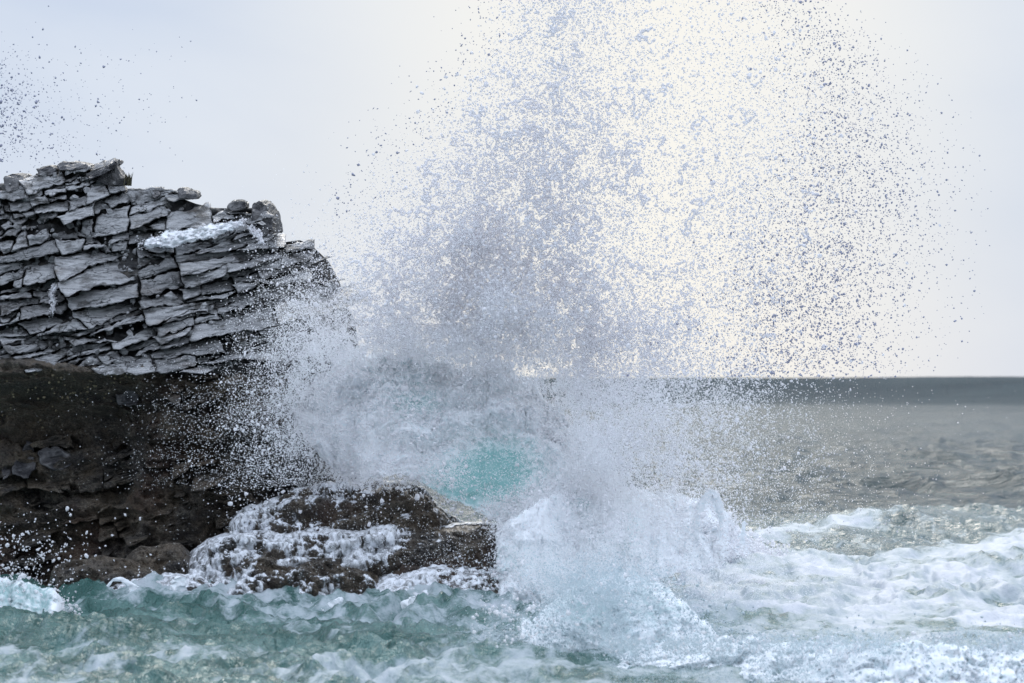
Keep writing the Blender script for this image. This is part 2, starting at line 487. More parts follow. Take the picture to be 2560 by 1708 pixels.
# foam field on the right
ftop = np.interp(SPX, [1250, 1850, 1950, 2150, 2350, 2560, 2800], [1380, 1380, 1392, 1405, 1385, 1360, 1355])
ff = sstep(-14, 14, SPY - ftop) * sstep(1250, 1420, SPX) * sstep(1615, 1575, SPY + 18 * fbm(SPX * 0.01, 3, 3, 3))
foam = np.maximum(foam, (0.80 + 0.24 * fbm(SX * 0.6, SY * 0.42, 12.2, 3)) * ff)
# thin foam along the crest behind
crest = sstep(1780, 1880, SPX) * sstep(2330, 2150, SPX) * np.exp(-((SPY - np.interp(SPX, [1850, 2200, 2560], [1368, 1348, 1340])) / 13) ** 2)
foam = np.maximum(foam, 0.85 * crest)
foam = np.maximum(foam, 0.40 * sstep(1800, 1950, SPX) * sstep(1335, 1352, SPY) * sstep(1410, 1390, SPY))
# the wash along the foot of the rocks
wash = sstep(1478, 1492, SPY) * sstep(1592, 1540, SPY + 30 * perlin(SPX * 0.02, 0, 5))
foam = np.maximum(foam, (0.62 + 0.2 * fbm(SX * 1.1, SY * 0.8, 31, 3)) * wash * sstep(150, 380, SPX) * sstep(1500, 1400, SPX))
# laced foam on the foreground
lacy = 0.42 + 0.34 * fbm(SX * 0.45, SY * 0.25, 7.7, 3)
lacy += 0.18 * sstep(1000, 1350, SPX) + 0.14 * sstep(500, 100, SPX) * sstep(1580, 1640, SPY)
foam = np.maximum(foam, np.clip(lacy, 0.08, 0.62) * sstep(1500, 1530, SPY))
foam = np.maximum(foam, 0.34 * sstep(1450, 1600, SPX) * sstep(1560, 1600, SPY))
foam -= 0.10 * np.clip(chop - 0.5, 0, 1) * fg * left
# foam is thick: it stands above the water
SZ += 0.05 * sstep(0.6, 0.95, foam) * (0.7 + fbm(SX * 1.3, SY * 0.7, 4, 3))
murk = np.clip(sstep(75, 52, SY) * 1.0 + 0.35 * sstep(110, 80, SY), 0, 1)
sea = put('sea', grid_mesh('sea', SX, SY, SZ, {'foam': np.clip(foam, 0, 1), 'murk': murk, 'near': sstep(104, 80, SY), 'far': sstep(110, 800, SY)}), M_SEA)
tag(sea, 'green near shore and grey offshore sea under scattered foam', kind='structure')

# ------------------------------------------------------------------ rock builder
def rock_grid(pxs, tops, bots, prof, step=3.2, back=2.0, amp=0.10, freq=1.2, rough_top=5.0, endback=1.2, endw=0.10, nback=7, strata=0.0, seed=0.0):
    """front face of a rock: outline in the photograph, depth profile prof [(share of the height from the top, Y)];
    rows in front of the outline's top run backwards and down, so the rock has a back of its own"""
    px = np.arange(pxs[0], pxs[-1] + step, step)
    top = np.interp(px, pxs, tops); bot = np.interp(px, pxs, bots)
    top = top + rough_top * fbm(px * 0.02, seed, 0.5, 4)
    H = max(12, int(np.max(bot - top) / step))
    v = np.linspace(0, 1, H)
    PX = np.repeat(px[None, :], H, 0)
    PY = top[None, :] + v[:, None] * (bot - top)[None, :]
    Yp = np.interp(v, [p[0] for p in prof], [p[1] for p in prof])[:, None] + np.zeros_like(PX)
    u = (PX - px[0]) / (px[-1] - px[0])
    e = sstep(0, endw, u) * sstep(1, 1 - endw, u)
    Yp = Yp + endback * (1 - np.sqrt(e + 1e-6))
    X, Z = world_xz(PX, PY, Yp)
    Y = Yp.copy()
    n = fbm(X * freq + seed, Y * freq, Z * freq * 1.4, 5, 0.55)
    if strata:
        q = (Z * math.cos(DIP) - X * math.sin(DIP)) * 2.4 + 0.6 * fbm(X * .5, seed, Z * .5, 2)
        n = n + strata * (np.abs((q % 1.0) - 0.5) * 2 - 0.5)
    nq = n * 2.6; n = 0.35 * n + 0.65 * (np.floor(nq) + sstep(0.25, 0.75, nq - np.floor(nq))) / 2.6
    n = n + 0.45 * fbm(X * 4.5, Y * 4.5, Z * 6 + seed, 3, 0.6)
    fade = sstep(0, 0.06, v)[:, None]
    Y = Y - amp * n * (0.3 + 0.7 * fade)
    Z = Z + 0.35 * amp * n * fade
    bx, by, bz = [X[0]], [Y[0]], [Z[0]]
    for k in range(1, nback + 1):
        t = k / nback
        bx.append(X[0]); by.append(Y[0] + back * t + 0.1 * amp * n[0])
        bz.append(Z[0] - (Z[0] + 0.6) * t ** 2.2)
    X = np.concatenate([np.array(bx)[:0:-1], X]); Y = np.concatenate([np.array(by)[:0:-1], Y]); Z = np.concatenate([np.array(bz)[:0:-1], Z])
    PXf = np.concatenate([np.repeat(px[None, :], nback, 0), PX]); Vf = np.concatenate([np.repeat(np.linspace(-1, 0, nback, endpoint=False)[:, None], len(px), 1), np.repeat(v[:, None], len(px), 1)])
    return X, Y, Z, PXf, Vf

# ------------------------------------------------------------------ the cliff
cliff = empty('sea_cliff', (-9.0, 61.0, 0.0))
tag(cliff, 'tall dark headland of cracked tilted grey slabs above a weedy brown foot', 'cliff')

TOPX = [-160, 0, 50, 85, 92, 130, 205, 225, 285, 300, 318, 345, 385, 425, 455, 490, 540, 580, 600, 640, 668, 684, 690, 752, 780, 815, 845, 862]
TOPY = [455, 442, 440, 428, 418, 410, 412, 420, 425, 440, 462, 464, 474, 472, 480, 494, 505, 506, 504, 506, 535, 565, 592, 586, 598, 632, 690, 760]
def cliff_Y(px, py):
    px = np.asarray(px, float); py = np.asarray(py, float)
    y = 61.0 + (905 - py) * 0.0086 * 0.85
    y = y + 2.6 * np.clip((px - 640) / 220, 0, 2) ** 2
    y = y - 0.25 * sstep(120, 300, px) * sstep(650, 720, py) * sstep(640, 500, px)
    return y

# core behind the slabs, coloured dark to paint shade into the gaps
cpx = np.arange(-160, 874, 6.0)
ctop = np.interp(cpx, TOPX, TOPY) + 16
H = 90
v = np.linspace(0, 1, H)
PX = np.repeat(cpx[None, :], H, 0); PY = ctop[None, :] + v[:, None] * (935 - ctop)[None, :]
CY = cliff_Y(PX, PY) + 0.42
CX, CZ = world_xz(PX, PY, CY)
nz = fbm(CX * 0.9, CZ * 1.6, 3, 5, 0.55)
nz = 0.4 * nz + 0.6 * np.round(nz * 2.5) / 2.5
CY = CY - 0.30 * nz - 0.10 * ridge(CX * 1.5, CY, CZ * 4, 3)
bx = [CX[0]] * 9
by = [CY[0] + 9.0 * k / 8 for k in range(9)]
bz = [CZ[0] - (CZ[0] + 1) * (k / 8) ** 3 for k in range(9)]
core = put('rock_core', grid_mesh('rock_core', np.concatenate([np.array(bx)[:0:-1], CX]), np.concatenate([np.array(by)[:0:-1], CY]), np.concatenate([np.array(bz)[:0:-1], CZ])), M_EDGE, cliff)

# foot of the cliff: overhung ledge at the left, weedy slope to the right
FPX = [-160, 0, 330, 420, 520, 600, 700, 800, 880]
FTOP = [905, 905, 908, 915, 930, 925, 900, 900, 930]
FBOT = [1560] * 9
fpx = np.arange(-160, 884, 3.0)
ft = np.interp(fpx, FPX, FTOP) + 5 * fbm(fpx * 0.02, 2, 2, 3)
H = 215
v = np.linspace(0, 1, H)
PX = np.repeat(fpx[None, :], H, 0); PY = ft[None, :] + v[:, None] * (1560 - ft)[None, :]
prof_l = np.interp(PY, [900, 912, 935, 985, 1050, 1120, 1150, 1200, 1300, 1400, 1560], [61.2, 60.7, 60.65, 61.3, 62.2, 62.3, 61.6, 61.55, 61.45, 61.2, 60.6])
prof_r = np.interp(PY, [900, 940, 960, 1010, 1100, 1110, 1200, 1300, 1400, 1560], [61.5, 61.2, 60.9, 61.0, 60.6, 61.1, 60.9, 60.9, 60.7, 60.2])
wgt = sstep(300, 430, PX + 0.15 * (PY - 1000))
FY = prof_l * (1 - wgt) + prof_r * wgt
FY = FY + 2.2 * np.clip((PX - 560) / 250, 0, 2) ** 2
FY0 = FY.copy()
FX, FZ = world_xz(PX, PY, FY)
n = fbm(FX * 0.8, FY * 0.8, FZ * 1.3, 5, 0.55)
q = (FZ * math.cos(DIP) - FX * math.sin(DIP)) * 1.7 + 0.8 * fbm(FX * .45, 2, FZ * .45, 3)
st = np.abs((q % 1.0) - 0.5) * 2
stw = sstep(-0.2, 0.4, fbm(FX * 0.35, 9, FZ * 0.5, 2)) * (0.3 + 0.7 * wgt)
nq = n * 2.4; n = 0.35 * n + 0.65 * (np.floor(nq) + sstep(0.3, 0.7, nq - np.floor(nq))) / 2.4
n2 = n * 0.48 + 0.24 * (st - 0.5) * stw + 0.10 * ridge(FX * 1.6, FY, FZ * 2.4, 3) * wgt + 0.07 * fbm(FX * 5, FY * 5, FZ * 6, 3)
FY = FY - n2 * sstep(0, 0.02, v)[:, None]
FZ = FZ + 0.25 * n2
foot = put('rock_foot', grid_mesh('rock_foot', FX, FY, FZ), M_LOW, cliff)
foot['label'] = 'brown weed and barnacle covered foot of the cliff'

# slabs: jointed bedding cells, every one an object
def clip_half(poly, n, d):
    out = []
    m = len(poly)
    for i in range(m):
        a, b = poly[i], poly[(i + 1) % m]
        da, db = a[0] * n[0] + a[1] * n[1] - d, b[0] * n[0] + b[1] * n[1] - d
        if da <= 0: out.append(a)
        if (da < 0 < db) or (db < 0 < da):
            t = da / (da - db)
            out.append((a[0] + t * (b[0] - a[0]), a[1] + t * (b[1] - a[1])))
    return out

CA, SA = math.cos(DIP), math.sin(DIP)
def to_uv(px, py):      # along and across the bedding, which rises to the right in the picture
    return px * CA - py * SA, px * SA + py * CA
def to_px(u, w): return u * CA + w * SA, -u * SA + w * CA

def cell_size(px, py):
    """length and height of the joint blocks hereabouts"""
    if px > 650: return 120, 34
    if px > 520 and py > 560: return 230, 40
    if px > 430: return 150, 42
    if 150 < px <= 520 and py > 640 and py < 850: return 270, 60
    if py > 780: return 120, 42
    if px < 330 and py < 700: return 72, 38
    return 84, 38
def parea(p): return 0.5 * abs(sum(p[i][0] * p[(i + 1) % len(p)][1] - p[i][1] * p[(i + 1) % len(p)][0] for i in range(len(p))))
cells = []
def split(poly, depth=0):
    """cut a bed again and again along bedding and joints, the way the rock has parted"""
    if len(poly) < 3: return
    us = [p[0] for p in poly]; ws = [p[1] for p in poly]
    cu, cw = sum(us) / len(us), sum(ws) / len(ws)
    px, py = to_px(cu, cw)
    L, Hh = cell_size(px, py)
    k = math.exp(random.gauss(0, 0.5)); L *= k; Hh *= math.exp(random.gauss(0, 0.5))
    eu, ew = max(us) - min(us), max(ws) - min(ws)
    if depth > 16 or (eu < 1.25 * L and ew < 1.3 * Hh):
        cells.append(poly); return
    if ew / Hh > eu / L * random.uniform(0.7, 1.1):
        a = R(90 + random.gauss(0, 7)); t = random.uniform(0.32, 0.68)
        p0 = (cu, min(ws) + ew * t)
    else:
        a = R(random.choice((-34, -20, 24, 8)) + random.gauss(0, 12)); t = random.uniform(0.3, 0.7)
        p0 = (min(us) + eu * t, cw)
    n = (math.cos(a), math.sin(a)); d = p0[0] * n[0] + p0[1] * n[1]
    split(clip_half(poly, n, d), depth + 1); split(clip_half(poly, (-n[0], -n[1]), -d), depth + 1)
split([to_uv(-190, 380), to_uv(920, 380), to_uv(920, 935), to_uv(-190, 935)])

def slab_mesh(name, poly, facing_tilt, off, thick, edge_px=6.5, seed=0.0, relief=0.07, yfun=None, warp=8.0):
    """poly in picture pixels on the cliff face -> chamfered slab with a rough bedding face (material 0) and broken sides (1)"""
    P = np.array(poly, float)
    area2 = np.sum(P[:, 0] * np.roll(P[:, 1], -1) - P[:, 1] * np.roll(P[:, 0], -1))
    if area2 < 0: P = P[::-1]
    pts = []
    m = len(P)
    for i in range(m):
        a, b = P[i], P[(i + 1) % m]
        k = max(1, int(np.linalg.norm(b - a) / edge_px))
        for j in range(k): pts.append(a + (b - a) * j / k)
    Q = np.array(pts)
    c = Q.mean(axis=0)
    jit = np.stack([fbm(Q[:, 0] * 0.05, Q[:, 1] * 0.05, seed, 4, 0.65), fbm(Q[:, 0] * 0.05, Q[:, 1] * 0.05, seed + 40, 4, 0.65)], axis=1)
    common = np.stack([fbm(Q[:, 0] * 0.012, Q[:, 1] * 0.02, 3.3, 3), fbm(Q[:, 0] * 0.012, Q[:, 1] * 0.02, 44.4, 3)], axis=1)
    Q = Q + jit * 4.6 + common * warp
    kk = len(Q)
    tx, ty = facing_tilt
    Yc = float((yfun or cliff_Y)(c[0], c[1])) + off
    def place(q, dy, rel):
        Yv = Yc + tx * (q[:, 0] - c[0]) - ty * (q[:, 1] - c[1]) + dy
        if rel:
            s = (q[:, 0] * SA + q[:, 1] * CA)
            Yv = Yv - relief * (1.3 * fbm(q[:, 0] * 0.008, s * 0.05, seed, 4, 0.6) + 0.4 * ((s * 0.07 + 0.5 * perlin(q[:, 0] * 0.02, s * .02, seed)) % 1.0))
        x, z = world_xz(q[:, 0], q[:, 1], Yv)
        return np.stack([x, Yv, z], axis=1)
    rings = [place(Q, thick, False), place(Q, thick * 0.4, False), place(Q, 0.07, False)]
    inset = min(2.2, 0.10 * np.sqrt(abs(area2)))
    d = Q - c
    dn = np.linalg.norm(d, axis=1)[:, None] + 1e-6
    Q1 = Q - d / dn * inset
    rings.append(place(Q1, 0, True))
    for s in (0.93, 0.84, 0.74, 0.63, 0.52, 0.41, 0.3, 0.19, 0.09):
        rings.append(place(c + (Q1 - c) * s, -0.012, True))
    V = np.concatenate(rings + [place(c[None, :], -0.012, True)])
    faces, mats = [], []
    nr = len(rings)
    for r in range(nr - 1):
        for i in range(kk):
            j = (i + 1) % kk
            faces.append((r * kk + i, r * kk + j, (r + 1) * kk + j, (r + 1) * kk + i)); mats.append(1 if r < 2 else 0)
    cc = nr * kk
    for i in range(kk):
        faces.append(((nr - 1) * kk + i, (nr - 1) * kk + (i + 1) % kk, cc)); mats.append(0)
    me = bpy.data.meshes.new(name)
    me.from_pydata(V.tolist(), [], faces)
    me.polygons.foreach_set('material_index', np.array(mats, dtype=np.int32))
    me.polygons.foreach_set('use_smooth', np.array([mt == 0 for mt in mats]))
    me.update()
    return me

def inset_poly(poly, gap):
    out = poly
    cu, cw = sum(p[0] for p in poly) / len(poly), sum(p[1] for p in poly) / len(poly)
    for i in range(len(poly)):
        a, b = poly[i], poly[(i + 1) % len(poly)]
        n = (b[1] - a[1], a[0] - b[0]); ln = math.hypot(*n)
        if ln < 1e-6: continue
        n = (n[0] / ln, n[1] / ln); d = a[0] * n[0] + a[1] * n[1]
        if cu * n[0] + cw * n[1] > d: n = (-n[0], -n[1]); d = -d
        g = gap * (1.5 if abs(n[1]) > 0.7 else 1.0) * random.uniform(0.3, 1.7)
        out = clip_half(out, n, d - g)
        if len(out) < 3: return out
    return out
for si, poly in enumerate(cells):
    uu, ww = sum(p[0] for p in poly) / len(poly), sum(p[1] for p in poly) / len(poly)
    px0, py0 = to_px(uu, ww)
    if px0 < -150 or px0 > 852 or py0 > 925 or (px0 > 560 and py0 > 905): continue
    tp = float(np.interp(px0, TOPX, TOPY)); sl = float(np.interp(px0 + 14, TOPX, TOPY) - np.interp(px0 - 14, TOPX, TOPY)) / 28
    if py0 < tp + 6: continue
    if px0 < 560 and random.random() < 0.06 and parea(poly) < 2600: continue
    gap = random.choice((0.2, 0.5, 0.9, 1.6, 3.2)) if px0 < 430 else random.choice((0.0, 0.2, 0.5, 0.9, 2.2))
    poly = inset_poly(poly, gap)
    if len(poly) < 3: continue
    poly = [to_px(a, b) for a, b in poly]
    xs = [p[0] for p in poly]
    slack = random.uniform(-6, 5)
    for xq in {px0, 0.8 * max(xs) + 0.2 * px0, 0.8 * min(xs) + 0.2 * px0}:
        tq = float(np.interp(xq, TOPX, TOPY)); sq = float(np.interp(xq + 14, TOPX, TOPY) - np.interp(xq - 14, TOPX, TOPY)) / 28
        if abs(sq) > 1.3: continue
        if xq != px0 and not 500 < px0 < 700: continue
        poly = clip_half(poly, (sq, -1.0), sq * xq - (tq + slack))
        if len(poly) < 3: break
    if len(poly) < 3: continue
    A = 0.5 * abs(sum(poly[i][0] * poly[(i + 1) % len(poly)][1] - poly[i][1] * poly[(i + 1) % len(poly)][0] for i in range(len(poly))))
    if A < 150: continue
    small = A < 3600
    ty = random.uniform(0.012, 0.024) if not small else random.uniform(0.007, 0.024)
    tx = random.uniform(-0.003, 0.004)
    if px0 > 640: tx += 2 * 2.6 * (px0 - 640) / 220 ** 2
    off = random.gauss(0, 0.13 if small else 0.09) - 0.02
    o = put('rock_slab', slab_mesh('rock_slab', poly, (tx, ty), off, 0.75, seed=si * 1.7), [M_SLAB, M_EDGE], cliff)
    recentre(o, cliff)

foot_cells = []
def foot_Y(px, py):
    i = np.clip(((np.asarray(py) - 905) / (1560 - 905) * (FY0.shape[0] - 1)).astype(int), 0, FY0.shape[0] - 1)
    j = np.clip(((np.asarray(px) + 160) / 3.0).astype(int), 0, FY0.shape[1] - 1)
    return FY0[i, j]
_cs, cells = cell_size, []
def cell_size(px, py): return 104, 44
split([to_uv(-180, 925), to_uv(860, 905), to_uv(860, 1440), to_uv(-180, 1440)])
for si, poly in enumerate(cells):
    uu, ww = sum(p[0] for p in poly) / len(poly), sum(p[1] for p in poly) / len(poly)
    px0, py0 = to_px(uu, ww)
    if px0 < -150 or px0 > 830 or py0 > 1420: continue
    if px0 < 350 - 0.1 * (py0 - 920) and py0 < 1105: continue
    if random.random() < 0.22: continue
    poly = inset_poly(poly, random.uniform(0.3, 2.0))
    if len(poly) < 3: continue
    poly = [to_px(a, b) for a, b in poly]
    if parea(poly) < 400: continue
    tx = random.uniform(-0.004, 0.004) + (2 * 2.2 * (px0 - 560) / 250 ** 2 if px0 > 560 else 0)
    o = put('rock_block', slab_mesh('rock_block', poly, (tx, random.uniform(0.006, 0.024)), random.gauss(0.0, 0.24), 0.9, seed=500 + si * 1.3, relief=0.14, yfun=foot_Y, warp=14.0), [M_LOW, M_LOW], cliff)
    recentre(o, cliff)

# small broken stone caught in the joints
rp = np.stack([rng.uniform(0, 700, 900), rng.uniform(430, 910, 900)], 1)
rp = rp[(rp[:, 1] > np.interp(rp[:, 0], TOPX, TOPY) + 14) & (rng.random(900) < np.where(rp[:, 0] < 420, 0.9, 0.45))]
RUB = rp

# the tilted block on the skyline with its dark end wall
def hull_block(name, front, back_off, mats, face_mats=None, parent=None, bevel=0.03):
    """front: [(px, py, Y)] polygon seen from the sea; back_off: vector to the back face"""
    bm = bmesh.new()
    a = []
    for (px, py, Y) in front:
        x, z = world_xz(px, py, Y); a.append(bm.verts.new((x, Y, z)))
    b = [bm.verts.new((vv.co.x + back_off[0], vv.co.y + back_off[1], vv.co.z + back_off[2])) for vv in a]
    n_ = len(a)
    f0 = bm.faces.new(a); f0.material_index = 0
    bm.faces.new(b[::-1]).material_index = 1
    for i in range(n_):
        j = (i + 1) % n_
        f = bm.faces.new((a[j], a[i], b[i], b[j]))
        f.material_index = 1 if face_mats is None else face_mats[i]
    bmesh.ops.recalc_face_normals(bm, faces=bm.faces)
    bmesh.ops.bevel(bm, geom=bm.edges[:], offset=bevel, segments=1, affect='EDGES')
    bmesh.ops.triangulate(bm, faces=bm.faces)
    bmesh.ops.subdivide_edges(bm, edges=bm.edges[:], cuts=4, use_grid_fill=True)
    for vv in bm.verts:
        c = vv.co
        k = 0.09 * float(fbm(c.x * 1.6, c.y * 1.6, c.z * 2.6, 5, 0.65))
        vv.co = c + Vector((0.3 * k, -k, 0.5 * k))
    me = bpy.data.meshes.new(name); bm.to_mesh(me); bm.free()
    o = put(name, me, mats, parent)
    return recentre(o, parent)

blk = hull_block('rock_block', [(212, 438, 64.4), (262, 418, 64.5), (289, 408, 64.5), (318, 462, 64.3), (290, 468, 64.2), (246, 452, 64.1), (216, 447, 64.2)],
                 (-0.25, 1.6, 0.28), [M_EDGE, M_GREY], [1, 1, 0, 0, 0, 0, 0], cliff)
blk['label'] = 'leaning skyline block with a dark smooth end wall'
for (fr, bo) in [
    ([(218, 443, 64.0), (270, 415, 64.3), (288, 402, 64.4), (294, 412, 64.4), (262, 434, 64.1), (222, 450, 63.9)], (0.0, 1.2, 0.15)),
    ([(140, 412, 64.6), (170, 404, 64.7), (215, 408, 64.7), (222, 424, 64.5), (180, 430, 64.4), (146, 428, 64.4)], (0.0, 1.3, 0.1)),
    ([(88, 420, 64.5), (128, 414, 64.6), (141, 418, 64.6), (142, 434, 64.4), (96, 438, 64.4)], (0.0, 1.3, 0.1)),
    ([(6, 446, 64.4), (26, 434, 64.5), (54, 436, 64.5), (64, 450, 64.3), (60, 480, 64.0), (14, 486, 64.0)], (0.0, 1.4, 0.1)),
    ([(372, 482, 64.1), (380, 474, 64.2), (394, 474, 64.2), (402, 486, 64.0), (384, 498, 63.9)], (0.0, 1.0, 0.1)),
    ([(440, 478, 64.0), (452, 470, 64.1), (470, 474, 64.0), (490, 480, 63.9), (492, 500, 63.7), (446, 496, 63.7)], (0.0, 1.0, 0.1)),
    ([(566, 512, 63.6), (586, 502, 63.7), (612, 506, 63.6), (616, 520, 63.5), (578, 526, 63.4)], (0.0, 1.0, 0.1)),
    ([(630, 510, 63.7), (650, 502, 63.8), (664, 512, 63.8), (680, 545, 63.9), (684, 588, 63.8), (650, 590, 63.5), (626, 550, 63.4)], (0.1, 1.4, 0.1)),
]:
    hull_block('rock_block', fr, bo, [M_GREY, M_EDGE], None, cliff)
# greyer broken blocks standing out of the weedy foot
for k_, pg in enumerate([
    [(40, 1128), (70, 1105), (92, 1112), (90, 1140), (48, 1142)], [(30, 1146), (88, 1142), (92, 1180), (70, 1200), (34, 1190)],
    [(96, 1128), (140, 1116), (178, 1135), (182, 1165), (140, 1178), (100, 1160)], [(0, 1130), (36, 1122), (38, 1138), (4, 1146)],
    [(290, 985), (330, 972), (352, 985), (350, 1005), (322, 1020), (294, 1005)],
    [(360, 884), (446, 876), (450, 904), (440, 935), (368, 932)],
    [(0, 1160), (28, 1150), (30, 1186), (6, 1200)]]):
    o = put('rock_block', slab_mesh('rock_block', pg, (random.uniform(-.004, .004), random.uniform(0.006, 0.018)), random.uniform(-0.34, -0.16), 0.9, seed=900 + k_ * 3.1, relief=0.10, yfun=foot_Y, warp=6.0), [M_GREY, M_LOW], cliff)
    recentre(o, cliff)
# pale limpets dotted over the overhung ledge
lp = np.stack([rng.uniform(0, 330, 130), 925 + 150 * rng.beta(1.2, 2.2, 130)], 1)
ly = foot_Y(lp[:, 0], lp[:, 1]) - 0.08
lx, lz = world_xz(lp[:, 0], lp[:, 1], ly)

# dry plants on the skyline block
def tuft(px, py, Y, n, hgt):
    bm = bmesh.new()
    x0, z0 = world_xz(px, py, Y)
    for i in range(n):
        a = random.uniform(0, 2 * math.pi); lean = random.uniform(0.1, 0.6); hh = hgt * random.uniform(0.5, 1.0)
        w = 0.012
        bx_, by_ = x0 + random.gauss(0, .05), Y + random.gauss(0, .05)
        p0 = Vector((bx_ - w, by_, z0)); p1 = Vector((bx_ + w, by_, z0))
        m_ = Vector((bx_ + lean * .4 * hh * math.cos(a), by_ + lean * .4 * hh * math.sin(a), z0 + .6 * hh))
        t_ = Vector((bx_ + lean * hh * math.cos(a), by_ + lean * hh * math.sin(a), z0 + hh))
        vs = [bm.verts.new(c) for c in (p0, p1, m_ + Vector((w * .8, 0, 0)), m_ - Vector((w * .8, 0, 0)), t_)]
        bm.faces.new((vs[0], vs[1], vs[2], vs[3])); bm.faces.new((vs[3], vs[2], vs[4]))
    me = bpy.data.meshes.new('grass_tuft'); bm.to_mesh(me); bm.free()
    N = Nodes('dry_grass')
    m = N.done(N.bsdf(N.mix(N.noise(N.pos, 20, 2), (0.03, 0.03, 0.018), (0.08, 0.07, 0.035)), 0.8))
    o = put('grass_tuft', me, m)
    return tag(recentre(o), 'small dark tuft of grass growing beside the leaning skyline block', 'plant')
tuft(318, 464, 64.4, 60, 0.32)

def ico_template():
    bm = bmesh.new(); bmesh.ops.create_icosphere(bm, subdivisions=1, radius=1.0)
    bm.verts.ensure_lookup_table()
    v_ = np.array([q.co[:] for q in bm.verts]); f_ = np.array([[q.index for q in fa.verts] for fa in bm.faces]); bm.free()
    return v_, f_
OV = np.array([(1, 0, 0), (-1, 0, 0), (0, 1, 0), (0, -1, 0), (0, 0, 1), (0, 0, -1)], float)
OF = np.array([(0, 2, 4), (2, 1, 4), (1, 3, 4), (3, 0, 4), (2, 0, 5), (1, 2, 5), (3, 1, 5), (0, 3, 5)])
IV, IF = ico_template()

def droplets(name, label, C, r, mat, big_at=0.028, stretch=None):
    """C (N,3) centres, r (N) radii in metres: every droplet a small irregular lump of real mesh, joined as one mass"""
    V, Fc, base = [], [], 0
    for (T, TF, sel) in ((OV, OF, r < big_at), (IV, IF, r >= big_at)):
        c, rr = C[sel], r[sel]
        n_ = len(c)
        if n_ == 0: continue
        q = rng.normal(size=(n_, 3, 3)); q, _ = np.linalg.qr(q)
        lump = 1 + (0.45 if T is IV else 0.3) * rng.uniform(-1, 1, size=(n_, len(T)))
        sc = np.stack([np.ones(n_), rng.uniform(0.65, 1.0, n_), rng.uniform(0.8, 1.5, n_)], 1)
        L_ = T[None] * lump[..., None] * sc[:, None, :] * rr[:, None, None] * (1.15 if T is OV else 1.0)
        W_ = np.einsum('nij,nkj->nki', q, L_) + c[:, None, :]
        V.append(W_.reshape(-1, 3)); Fc.append((TF[None] + (np.arange(n_) * len(T))[:, None, None] + base).reshape(-1)); base += n_ * len(T)
    me = bpy.data.meshes.new(name)
    VV = np.concatenate(V); FF = np.concatenate(Fc)
    me = make_mesh(name, VV, FF, 3)
    o = put(name, me, mat)
    return tag(o, label, None, None, 'stuff')

# ------------------------------------------------------------------ breaking water bodies
# ------------------------------------------------------------------ rocks at the waterline
films = []
def ledge(label, pxs, tops, bots, prof, mat=None, film=None, film_label=None, **kw):
    X, Y, Z, PXf, Vf = rock_grid(pxs, tops, bots, prof, **kw)
    me = grid_mesh('shore_rock', X, Y, Z)
    o = put('shore_rock', me, mat or M_LOW)
    recentre(o)
    tag(o, label, 'rock', 'rocks awash at the foot of the cliff')
    if film is not None:
        m = np.clip(film(PXf, Vf, X, Y, Z), -1, 1)
        n = grid_normals(X, Y, Z)
        lump = fbm(X * 3.5, Y * 2, Z * 2.2, 3)
        off = 0.012 + 0.030 * np.clip(m, 0, 1) * (1 + 0.7 * lump)
        Xf, Yf, Zf = X + n[..., 0] * off, Y + n[..., 1] * off, Z + n[..., 2] * off
        mf = grid_mesh('running_water', Xf, Yf, Zf, {'cover': m * 0.5 + 0.5}, keep=(m > -0.45))
        fo = put('running_water', mf, M_FILM)
        recentre(fo)
        tag(fo, film_label, 'cascade', 'white water running off the rocks')
    return o

def streaks(sx, sz, seed, bias):
    """falling veils: noise long in z, short in x; pools where the top is flat"""
    def f(PXf, Vf, X, Y, Z):
        wx = X + 0.25 * fbm(X * 1.2, seed, Z * 1.2, 2)
        s = fbm(wx * sx * 1.15, Y * 0.8, Z * sz * 1.3 + seed, 5, 0.66) * 1.5 - 0.12
        n = grid_normals(X, Y, Z)
        flat = sstep(0.45, 0.9, n[..., 2])
        return s + bias + 0.95 * flat
    return f
def with_window(base, fn):
    def f(PXf, Vf, X, Y, Z): return base(PXf, Vf, X, Y, Z) + fn(PXf, Vf)
    return f

ledge('dark upper rock under the burst, thin falls down its face',
      [560, 640, 720, 800, 900, 1000, 1060, 1100, 1160], [1300, 1262, 1232, 1212, 1208, 1206, 1222, 1270, 1310], [1420, 1400, 1380, 1370, 1360, 1352, 1350, 1350, 1350],
      [(0, 60.4), (0.12, 59.7), (0.3, 59.3), (0.7, 59.1), (1, 58.9)],
      film=with_window(streaks(2.6, 0.5, 3.0, -0.45), lambda p, v: -0.9 * sstep(820, 960, p) * (v > 0.05) + 0.9 * sstep(880, 960, p) * (v < 0.03) + 0.75 * sstep(760, 640, p)), film_label='white veils running down the left of the upper dark rock',
      amp=0.21, freq=1.5, strata=0.9, seed=1.0, back=0.7)
ledge('long flat ledge with a white pool on top and a brown weedy right end',
      [470, 520, 600, 700, 800, 900, 1000, 1100, 1200, 1245, 1275], [1395, 1352, 1330, 1318, 1316, 1320, 1318, 1314, 1306, 1318, 1380], [1500, 1505, 1510, 1510, 1510, 1510, 1510, 1510, 1510, 1505, 1500],
      [(0, 59.6), (0.09, 58.5), (0.17, 58.1), (0.45, 57.8), (1, 57.6)],
      film=with_window(streaks(2.2, 0.45, 9.0, 0.22), lambda p, v: -1.7 * sstep(960, 1080, p + 120 * v) * (v > 0.03) + 0.8 * (v < 0.02) + 0.5 * sstep(620, 540, p)), film_label='broad white sheet spilling over the long flat ledge',
      amp=0.22, freq=1.4, strata=0.9, seed=4.0, back=0.8)
